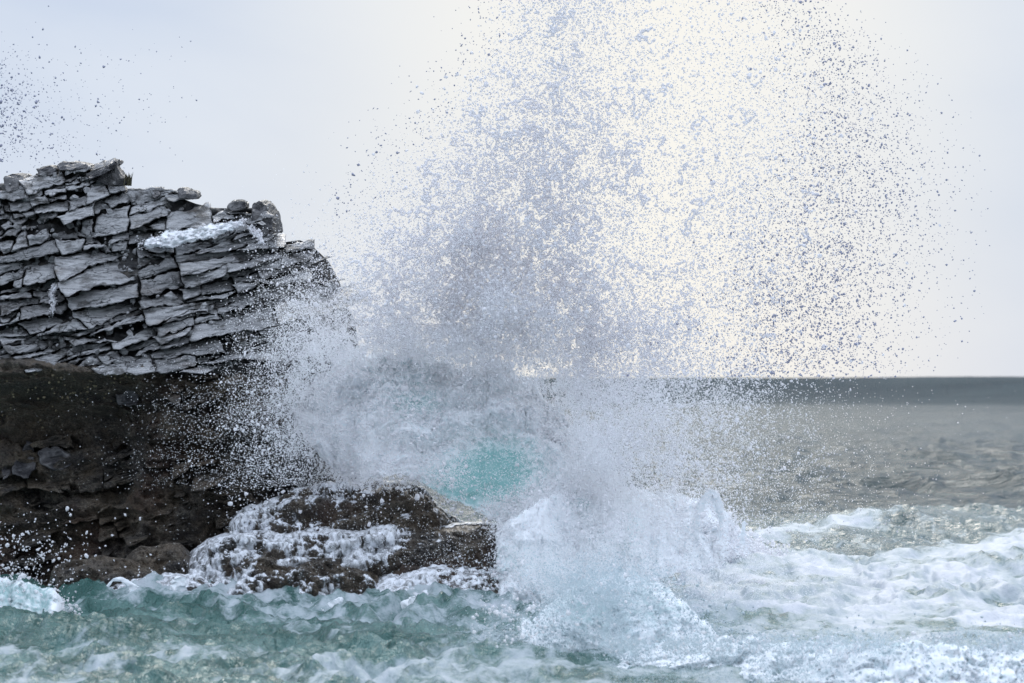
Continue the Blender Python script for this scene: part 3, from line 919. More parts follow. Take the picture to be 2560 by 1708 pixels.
ledge('blocky dark rock in the middle with a squared left end',
      [576, 582, 640, 690, 740, 800, 870, 925, 960], [1395, 1386, 1376, 1366, 1384, 1392, 1398, 1420, 1450], [1530, 1530, 1530, 1535, 1535, 1535, 1530, 1520, 1510],
      [(0, 58.1), (0.2, 57.5), (0.35, 57.1), (0.8, 56.7), (1, 56.5)],
      film=with_window(streaks(2.4, 0.6, 15.0, -0.35), lambda p, v: -1.2 * sstep(0.42, 0.2, v) + 0.45 * sstep(0.5, 0.8, v)), film_label='lacy runoff down the face of the blocky middle rock',
      amp=0.24, freq=1.6, strata=0.9, seed=7.0, endw=0.05, back=1.5)
ledge('low rounded rock on the right drowned in running foam',
      [830, 900, 960, 1040, 1120, 1200, 1250, 1280], [1500, 1470, 1440, 1418, 1412, 1412, 1430, 1500], [1560, 1560, 1560, 1560, 1560, 1560, 1560, 1550],
      [(0, 58.0), (0.2, 57.1), (0.5, 56.5), (1, 56.1)],
      film=with_window(streaks(1.3, 0.9, 21.0, 0.12), lambda p, v: 0.5 * sstep(1150, 1000, p) * sstep(0.6, 0.3, v) - 0.5 * sstep(1140, 1200, p)), film_label='foam sheet sliding over the low rounded rock',
      amp=0.14, freq=1.3, strata=0.2, seed=11.0, back=1.2)
ledge('flat dark shelf just left of the blocky middle rock',
      [440, 480, 560, 620, 660, 680], [1500, 1476, 1456, 1462, 1490, 1520], [1545] * 6,
      [(0, 57.3), (0.3, 56.7), (0.6, 56.4), (1, 56.2)],
      film=streaks(1.4, 1.0, 27.0, -0.35), film_label='thin foam sliding off the flat dark shelf',
      amp=0.17, freq=1.8, strata=0.9, seed=14.0, back=1.0)
ledge('rounded brown boulder at the mouth of the cascade',
      [300, 318, 350, 400, 450, 478, 490], [1430, 1388, 1368, 1362, 1360, 1380, 1420], [1490] * 7,
      [(0, 58.9), (0.25, 58.3), (0.6, 58.0), (1, 57.9)], amp=0.18, freq=1.9, strata=0.6, seed=17.0, endw=0.2, back=1.2)
ledge('long low brown boulder nearest the left edge of the rocks',
      [118, 135, 180, 250, 320, 400, 425], [1470, 1412, 1400, 1388, 1396, 1430, 1465], [1505] * 7,
      [(0, 58.3), (0.25, 57.7), (0.6, 57.4), (1, 57.2)], amp=0.19, freq=1.7, seed=20.0, endw=0.1, strata=0.9, back=1.4)
ledge('thin dark shelf awash below the two brown boulders',
      [200, 260, 330, 420, 500, 580], [1490, 1470, 1452, 1440, 1440, 1470], [1530] * 6,
      [(0, 57.6), (0.3, 57.0), (1, 56.8)], film=streaks(1.2, 1.0, 33.0, -0.15), film_label='foam washing over the thin shelf below the brown boulders',
      amp=0.12, freq=2.0, seed=23.0, back=0.8)
# foam chute between boulders and the middle rock
X, Y, Z, PXf, Vf = rock_grid([455, 480, 530, 580, 620, 660], [1410, 1372, 1345, 1340, 1345, 1360], [1485] * 6, [(0, 59.2), (0.3, 58.3), (0.7, 57.8), (1, 57.5)], amp=0.16, freq=2.6, seed=30.0, back=0.5)
chute = put('running_water', grid_mesh('running_water', X, Y, Z, {'cover': 0.62 + 0.25 * fbm(X * 3, Y * 2, Z * 1.2, 4)}, keep=Vf > -0.4), M_FILM)
tag(recentre(chute), 'white chute dropping between the brown boulder and the middle rock', 'cascade', 'white water running off the rocks')

# runoff high on the cliff
def runoff(label, pts, Wd, Yoff=-0.48, amp=0.16, seed=0):
    """pts: centre line in the picture; Wd: half widths across"""
    t = np.linspace(0, 1, 70); s = np.linspace(-1, 1, 22)
    cx = np.interp(t, np.linspace(0, 1, len(pts)), [p[0] for p in pts]); cy = np.interp(t, np.linspace(0, 1, len(pts)), [p[1] for p in pts])
    wd = np.interp(t, np.linspace(0, 1, len(Wd)), Wd) * (1 + 0.45 * fbm(t * 9, seed, 1, 3))
    dx, dy = np.gradient(cx), np.gradient(cy); ln = np.hypot(dx, dy) + 1e-6
    PX = cx[:, None] - dy[:, None] / ln[:, None] * s[None, :] * wd[:, None]
    PY = cy[:, None] + dx[:, None] / ln[:, None] * s[None, :] * wd[:, None]
    edge = (1 - s[None, :] ** 4) * sstep(0, .08, t)[:, None] * sstep(1, .92, t)[:, None]
    Y = cliff_Y(PX, PY) + Yoff + 0.35 * (1 - edge) - amp * (billow(PX * 0.035, PY * 0.05, seed, 4, 0.6) - 0.4) * 2
    X, Z = world_xz(PX, PY, Y)
    o = put('running_water', grid_mesh('running_water', X, Y, Z, {'rim': 0.55 * (1 - edge) + 0.26, 'teal': 0 * X}), M_FOAM)
    ci = rng.integers(0, X.size, int(0.22 * X.size))
    pos = np.stack([X.ravel()[ci], Y.ravel()[ci], Z.ravel()[ci]], 1) + rng.normal(0, 0.035, (len(ci), 3)) + np.array([0, -0.03, 0.02])
    f_ = droplets('froth', None, pos, np.clip(np.exp(rng.normal(math.log(2.6), 0.45, len(ci))), 1.4, 8) * 0.5 * pos[:, 1] / F, M_DROP)
    recentre(o); f_.parent = o; f_.location = -Vector(o.location)
    return tag(o, label, 'cascade', 'white water running off the rocks')
runoff('frothy white runoff lying across the upper slabs', [(345, 615), (420, 600), (500, 585), (580, 565), (615, 556)], [10, 27, 24, 15, 5], seed=1)
runoff('narrow white fall in the notch at the right end of the slabs', [(622, 566), (634, 582), (648, 590), (656, 612)], [5, 8, 7, 8], -0.35, 0.04, seed=2)
runoff('thin white trickle down the joint at the left of the cliff', [(142, 712), (128, 735), (136, 760), (130, 790)], [3, 4, 3, 2], -0.36, 0.03, seed=3)

N_l = Nodes('pale_limpet_shell')
M_LIMPET = N_l.done(N_l.bsdf(N_l.mix(N_l.noise(N_l.pos, 9, 2), (0.10, 0.08, 0.05), (0.36, 0.30, 0.19)), 0.6))
ry = cliff_Y(RUB[:, 0], RUB[:, 1]) + rng.normal(0.06, 0.07, len(RUB))
rx, rz = world_xz(RUB[:, 0], RUB[:, 1], ry)
rubble = droplets('broken_stones', None, np.stack([rx, ry, rz], 1), np.exp(rng.normal(math.log(0.045), 0.45, len(RUB))), M_SLAB, 0.0)
rubble.data.polygons.foreach_set('use_smooth', np.zeros(len(rubble.data.polygons), bool))
rubble.parent = cliff; rubble.location = -Vector(cliff.location)
limpets = droplets('limpets', None, np.stack([lx, ly, lz], 1), rng.uniform(0.014, 0.036, len(lx)), M_LIMPET, 0.0)
limpets.parent = cliff; limpets.location = -Vector(cliff.location)

def water_body(name, label, pxs, tops, bots, prof, teal_fn, amp=0.35, freq=0.8, step=3.4, seed=0.0, endw=0.16, endback=1.6, rough_top=16, back=2.5, cat='wave', gain=0.55, afloat=True, froth=1.0, froth_px=3.6, rim_u=0.12, spread=0.075, froth_mat=None):
    px = np.arange(pxs[0], pxs[-1] + step, step)
    top = np.interp(px, pxs, tops) - rough_top * (billow(px * 0.012, seed, 0.3, 4, 0.6) - 0.45) * 2
    bot = np.interp(px, pxs, bots) + 6 * fbm(px * 0.02, seed + 3, 0.3, 3)
    H = max(10, int(np.max(bot - top) / step))
    v = np.linspace(0, 1, H)
    PX = np.repeat(px[None, :], H, 0); PY = top[None, :] + v[:, None] * (bot - top)[None, :]
    Y = np.interp(v, [p[0] for p in prof], [p[1] for p in prof])[:, None] + np.zeros_like(PX)
    if afloat: Y = Y - prof[-1][1] + flat_Y(bot + 14)[None, :]
    u = (PX - px[0]) / (px[-1] - px[0])
    Y = Y + endback * (1 - np.sqrt(sstep(0, endw, u) * sstep(1, 1 - endw, u) + 1e-6))
    X, Z = world_xz(PX, PY, Y)
    teal = np.clip(teal_fn(PX, PY), 0, 1)
    wx = X + 0.5 * fbm(X * 0.7, Z * 0.7, seed, 2); wz = Z + 0.5 * fbm(X * 0.7 + 7, Z * 0.7, seed, 2)
    b = billow(wx * freq, Y * 0.5 + seed, wz * freq * 1.15, 6, gain) - 0.5
    fade = (sstep(0, 0.05, v)[:, None]) * (1 - 0.8 * sstep(0.3, 0.8, teal))
    Y = Y - amp * b * 2 * fade
    Z = Z + 0.3 * amp * b * fade
    nb = 8
    bx = np.array([X[0]] * (nb + 1)); by = np.array([Y[0] + back * k / nb for k in range(nb + 1)]); bz = np.array([Z[0] - (Z[0] + 0.4) * (k / nb) ** 1.8 for k in range(nb + 1)])
    X = np.concatenate([bx[:0:-1], X]); Y = np.concatenate([by[:0:-1], Y]); Z = np.concatenate([bz[:0:-1], Z])
    teal = np.concatenate([np.repeat(teal[:1], nb, 0), teal])
    rim = np.maximum(np.maximum(sstep(0.16, 0.0, v)[:, None] + 0 * PX, sstep(rim_u, 0.0, u)), sstep(1 - rim_u, 1.0, u))
    if not afloat: rim = np.maximum(rim, sstep(0.86, 1.0, v)[:, None])
    rim = np.concatenate([np.ones((nb, PX.shape[1])), rim])
    N_ = grid_normals(X, Y, Z)
    o = put(name, grid_mesh(name, X, Y, Z, {'teal': teal, 'rim': rim}), M_FOAM)
    tag(recentre(o), label, cat)
    # froth standing on the surface
    w_ = (np.clip(1.15 - 1.5 * teal[nb:], 0.03, 1) * np.clip(0.55 + 0.9 * fbm(X[nb:] * 1.1, Y[nb:], Z[nb:] * 1.1 + seed, 4), 0.03, 2)).ravel()
    area_px = float(np.sum(bot - top) * step)
    m = int(froth * area_px / 60)
    ci = rng.choice(w_.size, m, p=w_ / w_.sum())
    pos = np.stack([X[nb:].ravel()[ci], Y[nb:].ravel()[ci], Z[nb:].ravel()[ci]], 1) + N_[nb:].reshape(-1, 3)[ci] * rng.exponential(spread, m)[:, None] + rng.normal(0, 0.02, (m, 3))
    dd = np.clip(np.exp(rng.normal(math.log(froth_px), 0.5, m)), 1.6, 16)
    f_ = droplets('froth', None, pos, dd * 0.5 * pos[:, 1] / F, froth_mat or M_DROP)
    f_.parent = o; f_.location = -Vector(o.location)
    return o

def g2(cx, cy, sx, sy): return lambda x, y: np.exp(-((x - cx) / sx) ** 2 - ((y - cy) / sy) ** 2)
tealA = lambda x, y: 0.68 * g2(1252, 1162, 112, 80)(x, y) + 0.30 * g2(1190, 1190, 230, 120)(x, y) + 0.5 * g2(1040, 1010, 80, 50)(x, y) + 0.35 * g2(1010, 900, 160, 80)(x, y) + 0.45 * g2(1150, 1230, 130, 60)(x, y)
water_body('breaking_wave', 'tall white bursting wave with a turquoise window against the rocks',
           [716, 735, 765, 800, 850, 930, 1000, 1080, 1160, 1240, 1330, 1400, 1450, 1500, 1560], [1000, 945, 900, 872, 852, 846, 842, 850, 876, 880, 925, 990, 1060, 1130, 1200], [1012, 1060, 1115, 1165, 1215, 1228, 1215, 1255, 1300, 1345, 1350, 1350, 1350, 1350, 1345],
           [(0, 63.6), (0.15, 62.0), (0.4, 60.7), (0.8, 59.8), (1, 59.5)], tealA, amp=0.55, freq=0.6, seed=2.0, afloat=False, rim_u=0.03, endw=0.3, rough_top=30, froth=1.6, spread=0.14)
tealB = lambda x, y: 0.55 * g2(1470, 1270, 70, 30)(x, y) + 0.62 * g2(1550, 1320, 70, 60)(x, y) + 0.42 * g2(1300, 1400, 160, 60)(x, y)
water_body('breaking_wave', 'churning white shoulder of the wave lying right of the dark rocks',
           [1190, 1230, 1290, 1360, 1430, 1520, 1600, 1680, 1740, 1790, 1830, 1880, 1960], [1400, 1330, 1262, 1225, 1205, 1200, 1205, 1215, 1222, 1235, 1290, 1345, 1390], [1500, 1525, 1530, 1520, 1500, 1480, 1460, 1440, 1430, 1425, 1420, 1415, 1412],
           [(0, 60.2), (0.15, 59.4), (0.4, 58.8), (0.8, 58.0), (1, 57.6)], tealB, froth=1.8, spread=0.12, amp=0.36, freq=0.9, seed=9.0, rough_top=9)
tealC = lambda x, y: 0.26 + 0.22 * g2(1480, 1530, 90, 50)(x, y) + 0.16 * g2(1640, 1520, 60, 40)(x, y) + 0.14 * sstep(1590, 1640, y)
water_body('breaking_wave', 'nearer round white peak of water in front of the foam field',
           [1230, 1300, 1380, 1440, 1500, 1560, 1620, 1680, 1740, 1800, 1880], [1620, 1560, 1500, 1440, 1418, 1412, 1425, 1460, 1520, 1590, 1640], [1652, 1648, 1644, 1640, 1640, 1640, 1640, 1644, 1648, 1654, 1660],
           [(0, 53.2), (0.25, 52.0), (0.6, 51.2), (1, 50.6)], tealC, froth_mat=M_SHADED_FROTH, froth=2.4, froth_px=2.7, amp=0.20, freq=1.1, seed=15.0, rough_top=16, rim_u=0.2, spread=0.13, back=1.8)
tealD = lambda x, y: 0.22 + 0.2 * sstep(1690, 1760, y) + 0.25 * g2(2150, 1600, 200, 25)(x, y)
water_body('breaking_wave', 'long tumbling ridge of whitewater across the bottom right',
           [1430, 1520, 1640, 1800, 1950, 2100, 2300, 2500, 2720], [1690, 1640, 1600, 1590, 1596, 1592, 1600, 1606, 1600], [1680, 1672, 1680, 1692, 1712, 1740, 1770, 1770, 1770],
           [(0, 49.0), (0.3, 47.8), (0.7, 46.8), (1, 46.0)], tealD, froth_mat=M_SHADED_FROTH, froth=2.0, froth_px=2.8, spread=0.11, amp=0.42, freq=1.0, seed=22.0, endw=0.10, rough_top=12, back=2.0)
tealE = lambda x, y: 0.55 * sstep(1430, 1470, y) * sstep(150, 110, x) + 0 * x
water_body('small_wave', 'small green wave rearing with a white lip at the far left',
           [-140, -60, 0, 40, 80, 120, 150, 175], [1420, 1424, 1430, 1442, 1452, 1462, 1482, 1515], [1560] * 8,
           [(0, 57.2), (0.2, 56.6), (0.6, 56.1), (1, 55.6)], tealE, amp=0.22, freq=2.6, seed=29.0, rough_top=8, back=1.2, endw=0.12, endback=0.8)

# lobes of water thrown up along the rocks
def jet(label, pts, radii, seed, flat=0.5):
    """a tongue of water: a tapered tube along pts (px, py, Y) with lumps"""
    n = 44; k = 18
    t = np.linspace(0, 1, n); tp = np.linspace(0, 1, len(pts))
    cx, cy, cY = [np.interp(t, tp, [p[i] for p in pts]) for i in range(3)]
    rr = np.interp(t, np.linspace(0, 1, len(radii)), radii)
    x, z = world_xz(cx, cy, cY)
    dx, dz = np.gradient(x), np.gradient(z); ln = np.hypot(dx, dz) + 1e-9
    nx, nz = -dz / ln, dx / ln
    a = np.linspace(0, 2 * math.pi, k, endpoint=False)
    r_m = rr * cY / F
    X = x[:, None] + nx[:, None] * np.cos(a) * r_m[:, None]; Z = z[:, None] + nz[:, None] * np.cos(a) * r_m[:, None]
    Y = cY[:, None] + np.sin(a) * r_m[:, None] * flat
    nn = 0.7 * fbm(X * 6, Y * 6, Z * 6 + seed, 4, 0.6) * r_m[:, None]
    X = X + np.cos(a) * nn; Z = Z + np.sin(a) * nn * 0.5; Y = Y + np.sin(a) * nn
    V = np.stack([X, Y, Z], -1).reshape(-1, 3)
    i = np.arange(n * k).reshape(n, k); j = np.roll(i, -1, axis=1)
    fc = np.stack([i[:-1], j[:-1], j[1:], i[1:]], -1).reshape(-1)
    me = make_mesh('water_jet', V, fc, 4)
    at = me.attributes.new('teal', 'FLOAT', 'POINT'); at.data.foreach_set('value', np.full(len(V), 0.16, dtype=np.float32))
    o = put('water_jet', me, M_FOAM)
    return tag(recentre(o), label, 'water jet', 'tongues of water thrown up before the rocks')
jet('round upright tongue of water in front of the flat dark shelf', [(438, 1520, 56.0), (440, 1490, 56.0), (442, 1465, 56.0), (444, 1448, 56.0), (442, 1440, 56.0)], [12, 15, 22, 17, 2], 1.0)
jet('curling tongue of water left of the round one', [(335, 1515, 56.2), (338, 1485, 56.2), (325, 1462, 56.2), (302, 1448, 56.2), (282, 1450, 56.2), (270, 1466, 56.2)], [24, 18, 9, 6, 4, 3], 2.0)
jet('low knuckle of water before the rounded running rock', [(810, 1535, 55.6), (835, 1512, 55.6), (850, 1500, 55.6), (856, 1494, 55.6)], [16, 11, 9, 2], 3.0)
jet('tall looping lobe at the right end of the wave shoulder', [(1738, 1350, 60.6), (1742, 1290, 60.6), (1758, 1248, 60.6), (1782, 1232, 60.6), (1800, 1262, 60.6), (1803, 1310, 60.6), (1796, 1350, 60.6)], [16, 9, 9, 12, 8, 6, 5], 4.0)
jet('thin finger of water standing right of the wave shoulder', [(1856, 1360, 58.6), (1858, 1330, 58.6), (1860, 1308, 58.6), (1861, 1302, 58.6)], [5, 4, 4, 1], 5.0)
jet('small spike of wash below the middle rock', [(1010, 1545, 55.4), (1016, 1515, 55.4), (1030, 1500, 55.4), (1038, 1492, 55.4)], [26, 16, 9, 2], 6.0)

# ------------------------------------------------------------------ spray
STEP = 4
gx = np.arange(-80, 2640, STEP); gy = np.arange(-160, 1720, STEP)
GX, GY = np.meshgrid(gx + STEP / 2, gy + STEP / 2)
Ledge = np.interp(GY, [-160, 0, 100, 200, 330, 450, 560, 650, 750, 900, 1100, 1250, 1330], [1250, 1190, 1150, 1085, 970, 850, 745, 650, 560, 520, 540, 620, 900])
Redge = np.interp(GY, [-160, 0, 100, 300, 450, 600, 750, 900, 1000, 1100, 1200, 1330], [1950, 2060, 2180, 2290, 2320, 2310, 2270, 2230, 2150, 2020, 1950, 1880])
S = (GX - Ledge) / (Redge - Ledge)
base = np.interp(S, [-0.12, -0.02, 0.05, 0.14, 0.26, 0.42, 0.6, 0.75, 0.88, 0.96, 1.03, 1.12], [0, 0.012, 0.07, 0.33, 0.55, 0.46, 0.34, 0.33, 0.27, 0.12, 0.03, 0.0])
base *= np.interp(GY, [-160, 0, 300, 700, 1330], [0.75, 0.85, 1.0, 1.05, 1.1])
base *= 1 - 0.35 * g2(1750, 60, 240, 220)(GX, GY)
cx_ = np.interp(GY, [-160, 0, 200, 400, 550, 700, 850, 1000], [1440, 1430, 1390, 1330, 1260, 1200, 1200, 1250])
cw_ = np.interp(GY, [-160, 0, 200, 400, 550, 700, 850, 1000], [110, 120, 150, 190, 210, 230, 330, 420])
cs_ = np.interp(GY, [-160, 0, 200, 400, 550, 700, 850, 1000], [0.14, 0.17, 0.26, 0.5, 0.8, 1.3, 2.0, 2.2])
corec = cs_ * np.exp(-((GX - cx_) / cw_) ** 2)
rightlow = 0.35 * g2(1620, 900, 300, 220)(GX, GY) + 0.2 * g2(1950, 620, 220, 250)(GX, GY)
coreness = 0.3 + 0.7 * np.clip(corec, 0, 1)
cl_fine = fbm(GX / 26.0, GY / 26.0, 1.5, 3, 0.6)
cl_big = fbm(GX / 95.0 + 0.3 * cl_fine, GY / 120.0, 6.5, 4, 0.6)
tau = (base + corec + rightlow * (base > 0.05)) * 1.25 * np.clip(1 + coreness * (0.62 * cl_big + 0.85 * cl_fine), 0.12, 3.0)
# over the dark rock the drops thin out towards the left
ov = np.interp(GX, [470, 540, 600, 660, 740, 800], [0.0, 0.10, 0.28, 0.5, 0.9, 1.0])
rockside = sstep(640, 720, GY) * sstep(850, 730, GX)
tau = np.where(rockside > 0, tau * (1 - rockside) + rockside * ov * tau * np.interp(GY, [640, 800, 900, 1000, 1100, 1230, 1300], [1.4, 1.5, 1.25, 1.0, 0.8, 0.5, 0.15]), tau)
# low drift over the sea to the right
sea_side = sstep(930, 960, GY) * sstep(1340, 1250, GY)
drift = np.interp(GX, [1380, 1480, 1600, 1750, 1880, 2020, 2180], [1.7, 1.4, 1.1, 0.65, 0.35, 0.11, 0.0]) * (1 + 0.5 * cl_fine + 0.5 * cl_big)
tau = np.where(GX > 1380, np.maximum(tau * (1 - sea_side), drift * sea_side * sstep(1360, 1180, GY + (GX - 1500) * 0.15)), tau)
# nothing to add inside the solid water below
tau *= sstep(1390, 1250, GY)
tau *= 1 - 0.9 * sstep(1215, 1250, GY + 0.12 * (GX - 900)) * sstep(1270, 1190, GX - 0.35 * (GY - 1300))
tau = np.clip(tau, 0, 2.3)
# the turquoise window stays clear
tau *= 1 - 0.95 * np.clip(g2(1255, 1165, 135, 85)(GX, GY) * 1.3, 0, 1)

def sample(tau_, dmed, sig, dmin, dmax, big_bias=None):
    """scatter discs with optical thickness tau_ over the grid; returns positions and diameters in pixels"""
    mean_area = math.pi / 4 * dmed ** 2 * math.exp(2 * sig ** 2)
    lam = np.clip(tau_, 0, None) * STEP * STEP / mean_area
    cnt = rng.poisson(lam)
    idx = np.repeat(np.arange(cnt.size), cnt.ravel())
    x = GX.ravel()[idx] + rng.uniform(-STEP / 2, STEP / 2, len(idx)); y = GY.ravel()[idx] + rng.uniform(-STEP / 2, STEP / 2, len(idx))
    d = np.exp(rng.normal(math.log(dmed), sig, len(idx)))
    if big_bias is not None: d = d * (1 + big_bias.ravel()[idx])
    return x, y, np.clip(d, dmin, dmax)

def plume_Y(x, y, spread):
    b = np.interp(x, [450, 700, 850, 1000, 2300], [58.8, 59.2, 60.0, 60.8, 62.0])
    b = b + np.interp(y, [880, 1120], [0, -1.2]) * (x > 900)
    return b + 1.1 * perlin(x / 140, y / 140, 4.4) + rng.normal(0, spread, len(x))

def build(name, label, x, y, d, spread=0.8, mat=None, Yv=None):
    Yp = plume_Y(x, y, spread) if Yv is None else Yv
    wx, wz = world_xz(x, y, Yp)
    return droplets(name, label, np.stack([wx, Yp, wz], 1), d * 0.5 * Yp / F, mat or M_DROP)

bb = np.clip(0.5 * cl_big, 0, 0.8)
solid = np.clip(1.4 * g2(1070, 1040, 280, 150)(GX, GY) + 0.4 * g2(900, 970, 120, 80)(GX, GY) + g2(1330, 1080, 130, 120)(GX, GY), 0, 1)
tau *= 1 - 0.86 * solid * sstep(870, 940, GY)
x, y, d = sample(tau * 0.64, 3.0, 0.42, 1.5, 13, bb * coreness)
x2, y2, d2 = sample(np.minimum(tau, 1.3) * 0.22, 2.2, 0.3, 1.3, 5)
# ragged flakes of torn water in the heart of the plume
fx, fy, fd = [], [], []
wgt_ = (np.clip(corec, 0, 1) + 0.02 * (base > 0.2)).ravel() * (base.ravel() > 0.3) * (GY.ravel() < 860) * (GX.ravel() > 900)
wgt_ /= wgt_.sum()
for ci in rng.choice(wgt_.size, 620, p=wgt_):
    px, py = GX.ravel()[ci], GY.ravel()[ci]
    k = int(rng.integers(5, 34)); a = rng.uniform(0, 6.28); q = rng.uniform(2.5, 4.5)
    for i in range(k):
        a += rng.normal(0, 0.9); px += math.cos(a) * q; py += math.sin(a) * q * 1.1
        fx.append(px); fy.append(py); fd.append(rng.uniform(3, 9))
fx, fy, fd = np.array(fx), np.array(fy), np.array(fd)
ax, ay, ad = np.concatenate([x, x2, fx]), np.concatenate([y, y2, fy]), np.concatenate([d, d2, fd])
up = ay < 945
lf = ax < 830
print('droplets', len(ax), 'flake', len(fx))
Sp = (ax - np.interp(ay, GY[:, 0], Ledge[:, 0])) / np.interp(ay, GY[:, 0], (Redge - Ledge)[:, 0])
isfl = np.concatenate([np.zeros(len(x) + len(x2), bool), np.ones(len(fx), bool)])
rim_ = up & ~lf & ~isfl & (ad < 8) & ((Sp > 0.80 + rng.normal(0, 0.07, len(ax))) | (Sp < 0.05 + rng.normal(0, 0.03, len(ax))))
build('spray_plume', 'tall fan of white spray drops thrown high against the sky', ax[up & ~lf & ~rim_], ay[up & ~lf & ~rim_], ad[up & ~lf & ~rim_])
build('spray_beads', 'dark-tinted beads of water flying at the rim of the spray fan', ax[rim_], ay[rim_], ad[rim_], mat=M_BEAD)
build('spray_curtain', 'white drops flying in front of the right end of the cliff', ax[lf], ay[lf], ad[lf], 0.5)
build('spray_drift', 'low veil of drops drifting over the grey sea and the wave', ax[~up & ~lf], ay[~up & ~lf], ad[~up & ~lf])

# second, smaller plume beyond the left edge of the cliff top, and stray drops
t2 = 0.30 * g2(-10, 280, 95, 95)(GX, GY) + 0.07 * g2(0, 330, 220, 110)(GX, GY) + 0.012 * sstep(560, 200, GX) * sstep(470, 330, GY) * sstep(60, 160, GY) + 0.003 * sstep(560, 200, GX) * sstep(420, 330, GY) * sstep(60, 120, GY)
t2 = t2 * np.clip(1 + 1.2 * cl_fine, 0.1, 3)
x, y, d = sample(t2, 2.6, 0.42, 1.4, 9)
build('spray_drops', 'scattered fine drops in the sky above the left of the cliff', x, y, d, mat=M_BEAD, Yv=66.5 + rng.normal(0, 1.0, len(x)))
# drops before the dark foot of the cliff
t3 = 0.22 * g2(60, 1380, 150, 75)(GX, GY) + 0.14 * g2(600, 1150, 70, 170)(GX, GY) + 0.05 * g2(380, 1440, 160, 40)(GX, GY) + 0.10 * g2(60, 1430, 110, 30)(GX, GY)
t3 = t3 * np.clip(1 + 1.3 * cl_fine, 0.05, 3)
x, y, d = sample(t3, 3.8, 0.45, 1.8, 10)
build('splash_drops', 'bright drops spattering before the dark brown foot of the cliff', x, y, d, Yv=57.0 + rng.normal(0, 0.5, len(x)))
# fringe drops of the nearer wave bodies
t4 = 0.55 * g2(1530, 1455, 150, 45)(GX, GY) + 0.35 * g2(1560, 1330, 150, 60)(GX, GY) + 0.5 * sstep(1450, 1650, GX) * np.exp(-((GY - 1612) / 22) ** 2) + 0.3 * g2(1250, 1560, 160, 40)(GX, GY) + 0.45 * np.exp(-((GY - 1524) / 15) ** 2) * sstep(420, 520, GX) * sstep(1350, 1250, GX) + 0.4 * g2(1310, 1440, 50, 70)(GX, GY)
t4 = t4 * np.clip(1 + 1.3 * cl_fine + 0.6 * cl_big, 0.02, 3)
x, y, d = sample(t4, 4.0, 0.5, 1.8, 14)
Yn = np.where(x < 1180, 56.0, np.where(y > 1575, 42.6, np.interp(y, [1300, 1385, 1400, 1500, 1575], [58.0, 56.5, 49.3, 47.4, 45.6]))) + rng.normal(0, 0.4, len(x))
build('foam_flecks', 'flecks of foam leaping from the nearer white waves', x, y, d, Yv=Yn)

# fine mist: a cloud of points a few millimetres across
def mist(name, label, x, y, d, Yv, mat):
    wx, wz = world_xz(x, y, Yv)
    me = bpy.data.meshes.new(name)
    me.vertices.add(len(x))
    me.vertices.foreach_set('co', np.stack([wx, Yv, wz], 1).astype(np.float32).ravel())
    at = me.attributes.new('size', 'FLOAT', 'POINT'); at.data.foreach_set('value', (d * 0.5 * Yv / F).astype(np.float32))
    me.update()
    o = put(name, me, mat)
    ng = bpy.data.node_groups.new(name + '_points', 'GeometryNodeTree')
    ng.interface.new_socket('Geometry', in_out='INPUT', socket_type='NodeSocketGeometry')
    ng.interface.new_socket('Geometry', in_out='OUTPUT', socket_type='NodeSocketGeometry')
    gi, go = ng.nodes.new('NodeGroupInput'), ng.nodes.new('NodeGroupOutput')
    mp = ng.nodes.new('GeometryNodeMeshToPoints'); na = ng.nodes.new('GeometryNodeInputNamedAttribute'); na.data_type = 'FLOAT'; na.inputs['Name'].default_value = 'size'
    sm = ng.nodes.new('GeometryNodeSetMaterial'); sm.inputs['Material'].default_value = mat
    ng.links.new(gi.outputs[0], mp.inputs['Mesh']); ng.links.new(na.outputs['Attribute'], mp.inputs['Radius'])
    ng.links.new(mp.outputs[0], sm.inputs['Geometry']); ng.links.new(sm.outputs[0], go.inputs[0])
    md = o.modifiers.new('points', 'NODES'); md.node_group = ng
    return tag(o, label, None, None, 'stuff')
tm = np.clip(0.9 * corec * sstep(350, 800, GY), 0, 1.6) + 0.9 * sea_side * sstep(1750, 1420, GX) * (GX > 1300) + 0.9 * g2(760, 950, 110, 200)(GX, GY)  + 0.9 * g2(1340, 1420, 70, 110)(GX, GY)
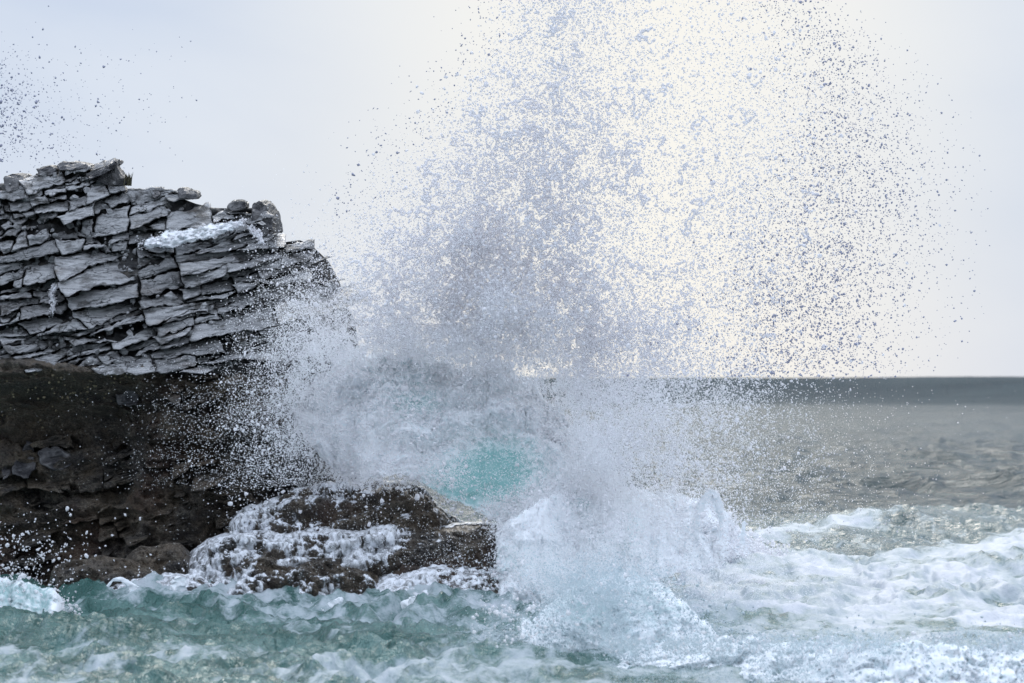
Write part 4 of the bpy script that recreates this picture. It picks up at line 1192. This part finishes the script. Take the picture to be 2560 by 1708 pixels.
btop = np.interp(GX, [716, 765, 850, 1000, 1160, 1240, 1330, 1400, 1500, 1560], [1000, 900, 852, 842, 876, 880, 925, 990, 1130, 1200])
tm += 1.3 * np.exp(-((GY - btop + 22 * cl_big) / 38) ** 2) * sstep(700, 780, GX) * sstep(1560, 1480, GX)
tm *= np.clip(1 + 0.6 * cl_big + 0.5 * cl_fine, 0.05, 3) * sstep(1480, 1380, GY - 60 * (GX > 1350))
tm *= 1 - 0.95 * sstep(1200, 1240, GY) * sstep(1270, 1190, GX - 0.35 * (GY - 1300))
tm *= 1 - 0.9 * np.clip(g2(1255, 1165, 140, 85)(GX, GY) * 1.3, 0, 1) - 0.8 * solid * sstep(860, 930, GY) * (1 - np.clip(g2(1255, 1165, 140, 85)(GX, GY) * 1.3, 0, 1))
x, y, d = sample(tm * 0.8, 1.5, 0.25, 0.8, 3)
print('mist', len(x))
Ym = plume_Y(x, y, 0.9) + np.interp(y, [1250, 1480], [0, -6.0])
tn = 1.3 * g2(1490, 1455, 150, 55)(GX, GY) + 0.45 * g2(1500, 1560, 190, 60)(GX, GY)
tn *= np.clip(1 + 0.7 * cl_big + 0.9 * cl_fine, 0.03, 3)
x3, y3, d3 = sample(tn, 1.6, 0.3, 0.8, 3.4)
Y3 = np.interp(y3, [1360, 1420, 1500, 1640], [49.6, 48.6, 47.0, 45.6]) + rng.normal(0, 0.3, len(x3))
tr_ = 0.75 * sstep(1430, 1560, GX) * np.exp(-((GY - 1606 + 10 * cl_big) / 20) ** 2) + 0.35 * sstep(1500, 1600, GX) * sstep(1590, 1620, GY)
tr_ *= np.clip(1 + 0.7 * cl_big + 0.9 * cl_fine, 0.03, 3)
x4, y4, d4 = sample(tr_, 1.7, 0.3, 0.8, 3.4)
Y4 = 42.3 + rng.normal(0, 0.4, len(x4))
mist('wave_mist', 'fine spray smoking off the nearer round peak and the tumbling ridge', np.concatenate([x3, x4]), np.concatenate([y3, y4]), np.concatenate([d3, d4]), np.concatenate([Y3, Y4]), M_SHADED_FROTH)
mist('spray_mist', 'fine white mist hanging in the heart of the burst', x, y, d, Ym, M_MIST)
